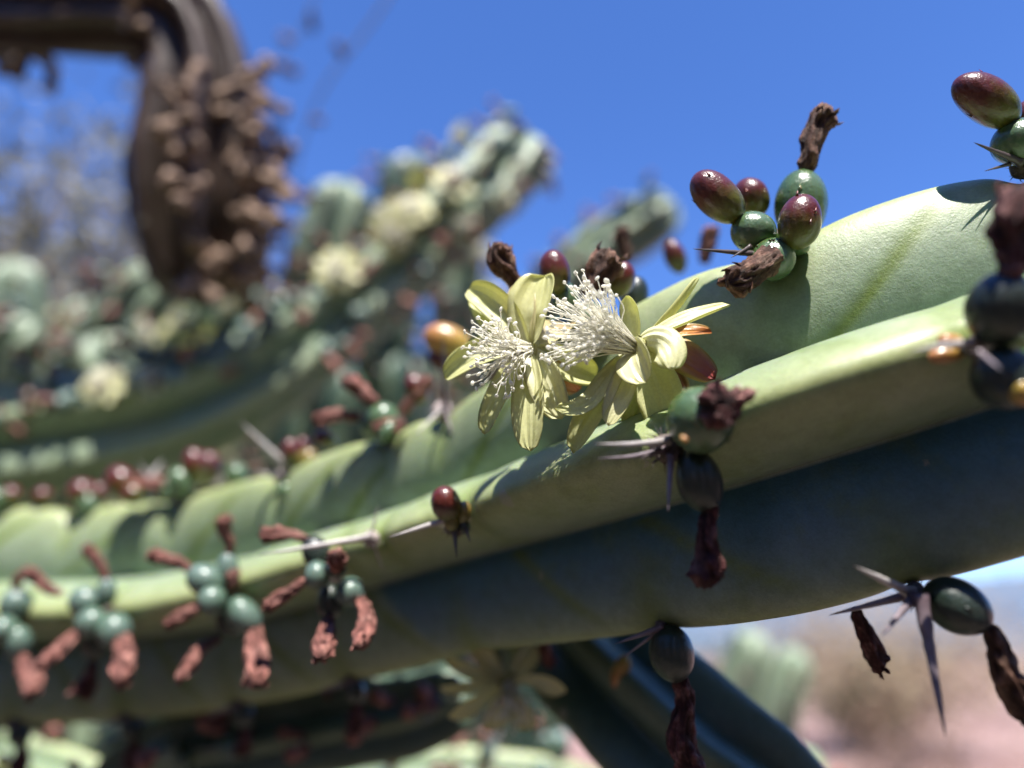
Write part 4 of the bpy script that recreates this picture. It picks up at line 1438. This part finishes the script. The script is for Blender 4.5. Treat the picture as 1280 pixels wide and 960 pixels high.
# brown dead branch hanging into the picture
kn = [(-330, -20, 0.62, 62), (-180, -8, 0.60, 62), (-60, 8, 0.58, 60), (60, 18, 0.56, 58), (160, 16, 0.55, 62), (228, 34, 0.55, 64), (252, 92, 0.55, 68), (247, 160, 0.55, 86), (245, 230, 0.55, 92), (246, 300, 0.55, 82), (252, 350, 0.55, 64), (256, 384, 0.55, 44)]
p = P(*kn[0][:3])
side_branch(kn, 7, M_DEAD, 'dead brown cactus branch arching over and hanging down, crusted with dry tan flowers', seed=21, kinds=('dry',), dryset=SH_DRYT, spacing=0.0125, fscale=0.85, maxparts=295, hug=0.62,
            cluster=(2, 3), only=lambda p, nv, x, y: (y > 95 and (nv @ RIGHT) > -0.3) or (y <= 110 and rng.uniform() < 0.15), n=130, per=14, rough=0.11, ang0=0.05, name='dead_cactus_branch',
            foot_pts=[(p[0] - 0.1, p[1], -0.06, 0.06), (p[0] - 0.1, p[1], 0.6, 0.055), (p[0] - 0.1, p[1], p[2] - 0.35, 0.05), (p[0] - 0.07, p[1], p[2] - 0.12, 0.045)])

# stems below
kn = [(700, 770, 0.325, 80), (770, 850, 0.275, 100), (870, 945, 0.245, 106), (960, 1040, 0.235, 110)]
p = P(*kn[-1][:3])
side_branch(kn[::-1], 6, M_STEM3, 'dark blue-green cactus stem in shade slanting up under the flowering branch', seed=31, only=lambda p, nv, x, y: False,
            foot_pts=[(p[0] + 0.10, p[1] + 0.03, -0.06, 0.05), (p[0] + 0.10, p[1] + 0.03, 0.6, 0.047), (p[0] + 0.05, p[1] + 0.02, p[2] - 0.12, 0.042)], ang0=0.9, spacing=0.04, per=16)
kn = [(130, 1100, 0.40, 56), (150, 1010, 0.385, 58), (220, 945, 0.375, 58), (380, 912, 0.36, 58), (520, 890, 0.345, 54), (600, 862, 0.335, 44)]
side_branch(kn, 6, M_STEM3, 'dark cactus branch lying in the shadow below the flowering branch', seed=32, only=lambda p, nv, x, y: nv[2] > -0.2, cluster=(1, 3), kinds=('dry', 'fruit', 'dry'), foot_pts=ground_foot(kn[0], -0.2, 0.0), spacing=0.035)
kn = [(-160, 890, 0.49, 52), (-20, 952, 0.48, 52), (110, 998, 0.47, 50), (240, 1050, 0.47, 48)]
side_branch(kn, 6, M_STEM, 'pale sunlit cactus stem with pink withered flowers at the very bottom corner', seed=33, only=lambda p, nv, x, y: nv[2] > -0.2, cluster=(1, 2), kinds=('dry', 'fruit'), foot_pts=ground_foot(kn[0], -0.2, 0.0), spacing=0.045)
kn = [(230, 1070, 0.49, 52), (380, 1006, 0.485, 52), (520, 984, 0.48, 52), (680, 994, 0.48, 50), (760, 1020, 0.48, 44)]
side_branch(kn, 6, M_STEM, 'pale green cactus branch below the shaded hanging flower', seed=34, only=lambda p, nv, x, y: nv[2] > -0.2, cluster=(2, 3), kinds=('dry', 'fruit', 'bud', 'fruit'), foot_pts=ground_foot(kn[0], -0.1, 0.0), spacing=0.035)
kn = [(985, 1100, 0.42, 60), (985, 1030, 0.42, 60), (990, 985, 0.42, 56), (994, 928, 0.42, 46)]
side_branch(kn, 6, M_STEM, 'pale green rounded cactus tip with grey spines beside the dark slanting stem', seed=35, only=up_or_cam, cluster=(0, 1), foot_pts=ground_foot(kn[0], 0.0, 0.0))
# more shaded stems that fill the gap under the branches
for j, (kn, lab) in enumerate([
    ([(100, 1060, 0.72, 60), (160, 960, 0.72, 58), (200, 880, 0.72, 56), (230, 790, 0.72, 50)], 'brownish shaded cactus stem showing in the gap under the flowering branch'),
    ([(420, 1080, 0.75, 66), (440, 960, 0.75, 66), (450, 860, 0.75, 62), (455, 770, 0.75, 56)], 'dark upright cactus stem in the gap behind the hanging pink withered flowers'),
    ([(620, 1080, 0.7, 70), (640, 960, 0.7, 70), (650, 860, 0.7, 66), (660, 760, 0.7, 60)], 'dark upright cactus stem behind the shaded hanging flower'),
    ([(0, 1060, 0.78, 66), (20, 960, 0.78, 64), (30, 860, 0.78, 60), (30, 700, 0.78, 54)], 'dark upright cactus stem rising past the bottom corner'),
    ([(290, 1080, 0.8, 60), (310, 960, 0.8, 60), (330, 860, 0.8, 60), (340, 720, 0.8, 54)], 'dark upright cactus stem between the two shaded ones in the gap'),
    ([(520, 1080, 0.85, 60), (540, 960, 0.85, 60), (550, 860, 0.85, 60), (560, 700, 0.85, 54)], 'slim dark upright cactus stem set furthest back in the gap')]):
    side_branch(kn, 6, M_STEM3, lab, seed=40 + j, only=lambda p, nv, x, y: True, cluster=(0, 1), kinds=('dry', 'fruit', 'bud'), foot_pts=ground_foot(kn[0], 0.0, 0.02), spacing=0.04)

# pale stems beyond, seen under the branch against the ground
kn = [(905, 1010, 1.25, 34), (912, 930, 1.25, 36), (925, 860, 1.25, 36), (945, 790, 1.25, 30)]
side_branch(kn, 6, M_STEM2, 'pale cactus stem standing in sun beyond the slanting dark stem', seed=51, only=up_or_cam, cluster=(0, 1), foot_pts=ground_foot(kn[0], 0.0, 0.0))
kn = [(960, 1020, 1.35, 30), (965, 930, 1.35, 32), (975, 870, 1.35, 30), (1000, 812, 1.35, 24)]
side_branch(kn, 6, M_STEM2, 'short grey-green cactus stem beside the pale one over pink ground', seed=52, only=up_or_cam, cluster=(0, 1), kinds=('dry', 'bud'), foot_pts=ground_foot(kn[0], 0.0, 0.0))

# ------------------------------------------------------------------ shrubs and the grey tree
def leafy(name, base, height, width, mat_leaf, label, cat, twigs=60, leaves=2500, leaf=0.03, seed=1, lean=(0, 0), trunk_r=0.03, bark=None, group=None, droop=False):
    rs = np.random.default_rng(seed)
    base = np.array(base, float)
    root = thing(name, base, label, cat, group)
    bag = Bag()
    ends = []
    crown_c = base + np.array([lean[0], lean[1], height * 0.6])
    for k in range(twigs):
        dv = unit(rs.standard_normal(3)) * rs.uniform(0.35, 1.0) ** 0.6
        e = crown_c + dv * np.array([width / 2, width / 2, height * 0.42])
        fork = base + (crown_c - base) * rs.uniform(0.15, 0.6)
        mid = (fork + e) / 2 + rs.standard_normal(3) * width * 0.06
        C = smooth_path([base * 0.5 + fork * 0.5, fork, mid, e], 9)
        V, f = tube(C, np.linspace(trunk_r * 0.45, trunk_r * 0.05, 9), 6)
        bag.add(V, f)
        ends.append(C)
    C = smooth_path([base - np.array([0, 0, 0.05]), base + (crown_c - base) * 0.3 + rs.standard_normal(3) * width * 0.02, base + (crown_c - base) * 0.65], 9)
    V, f = tube(C, np.linspace(trunk_r, trunk_r * 0.4, 9), 8)
    bag.add(V, f)
    V, f, _ = bag.out()
    mesh_obj('trunk', V, f, bark or M_BARK, root)
    LV, LF = [], []
    for k in range(leaves):
        Cc = ends[int(rs.integers(0, len(ends)))]
        p = Cc[int(rs.integers(2 if droop else 4, 9))] + rs.standard_normal(3) * leaf * 2.0
        if droop: p[2] = max(p[2] - abs(rs.standard_normal()) * 0.9, 0.1)
        a = unit(rs.standard_normal(3)); b = unit(np.cross(a, rs.standard_normal(3)))
        L = leaf * rs.uniform(0.6, 1.3)
        o = len(LV)
        LV += [p - a * L / 2, p + b * L * 0.22, p + a * L / 2, p - b * L * 0.22]
        LF.append((o, o + 1, o + 2, o + 3))
    mesh_obj('crown', np.array(LV), LF, mat_leaf, root, smooth=False)
    return root


def on_ground(px, dist):
    x = (px - 640) / F * dist / math.cos(PITCH)
    return (x, dist, 0.0)


leafy('grey_tree', (-2.0, 2.7, -0.03), 3.5, 2.3, M_LEAF, 'sparse grey-green thorny tree behind the cactus stems', 'tree', twigs=420, leaves=42000, leaf=0.075, seed=3, trunk_r=0.06)
leafy('bare_shrub', (-1.0, 3.0, -0.03), 2.9, 1.0, M_LEAF, 'thin bare greyish shrub below the hanging brown branch', 'shrub', twigs=160, leaves=8000, leaf=0.06, seed=4, trunk_r=0.04)
leafy('dry_bush', on_ground(1062, 4.6), 1.05, 1.0, M_BROWNLEAF, 'low brown dry bush standing on the pink ground', 'bush', twigs=60, leaves=3000, leaf=0.05, seed=5, trunk_r=0.02)
leafy('straw_bush', on_ground(1050, 12.0), 2.5, 4.6, M_STRAW, 'straw-coloured bush behind the low brown bush', 'bush', twigs=110, leaves=7000, leaf=0.12, seed=6, trunk_r=0.03)
far = [(1010, 12, 1.5, M_LEAFG, 'olive bush between the pale cactus stems and the straw bush'), (1225, 17, 2.3, M_STRAW, 'tall straw-coloured bush near the horizon'),
       (1270, 30, 2.6, M_LEAF, 'grey-green bush near the horizon'), (1330, 34, 2.4, M_LEAFG, 'olive bush at the edge of the open ground'),
       (1100, 55, 3.2, M_LEAF, 'tall grey-green bush far across the ground'), (880, 14, 2.0, M_LEAFG, 'olive bush seen behind the dark slanting stem'),
       (1290, 75, 3.6, M_STRAW, 'far pale bush on the horizon line')]
for j, (px, dist, h, mt, lab) in enumerate(far):
    leafy('desert_bush', on_ground(px, dist), h, h * 1.5, mt, lab, 'bush', twigs=50, leaves=2200, leaf=0.10, seed=60 + j, trunk_r=0.03, group='bushes on the open ground')

# unseen trees added behind the camera; they shut out the low sky and the far ground
M_DENSE = simple_mat('dark_green_leaf', (0.035, 0.045, 0.03), (0.055, 0.065, 0.045), 12, 0.8, 0.003, 0.0)
for j, (ang, dist, h, lab) in enumerate([(-20, 3.2, 5.2, 'dense dark green tree added unseen to block light, opposite the pink ground'), (-62, 3.3, 5.4, 'tall dense dark green tree added unseen to block light, across from the flowering branch'),
                                         (-105, 3.0, 5.0, 'dense dark green tree added unseen to block light, straight across from the flowers'), (-148, 3.2, 5.3, 'dense dark green tree added unseen to block light, beside the foot of the cactus'), (-186, 3.3, 4.6, 'low dense dark green tree added unseen to block light, past the foot of the cactus')]):
    a = math.radians(ang)
    leafy('added_blocker_tree', (dist * math.cos(a), dist * math.sin(a), -0.03), h, 3.0, M_DENSE, lab, 'tree', twigs=120, leaves=5200, leaf=0.17, seed=80 + j, trunk_r=0.09, group='dense trees added out of view to block light', droop=True)

# bare twigs that cross the sky
def sky_twig(pts, r, label, seed):
    rs = np.random.default_rng(seed)
    ctr = np.array([P(*q) for q in pts])
    C = smooth_path(ctr, 40)
    root = thing('dry_twig', C[0], label, 'twig')
    V, f = tube(C, np.linspace(r, r * 0.4, 40), 7)
    mesh_obj('twig', V, f, M_BARK, root)
    for i in (12, 19, 27, 33, 38):
        inst('withered_flower', SH_DRYB[i % 2], C[i], unit(rs.standard_normal(3)), rs.uniform(0.7, 1.3), root)


sky_twig([(560, -120, 0.75), (470, 20, 0.74), (405, 110, 0.74), (372, 200, 0.75), (360, 300, 0.77), (352, 420, 0.8)], 0.0016, 'thin bare twig with dry bits crossing the blue sky', 5)
sky_twig([(420, -120, 0.8), (385, 20, 0.8), (345, 75, 0.8), (318, 130, 0.8)], 0.0012, 'short faint twig above the hanging brown branch', 6)
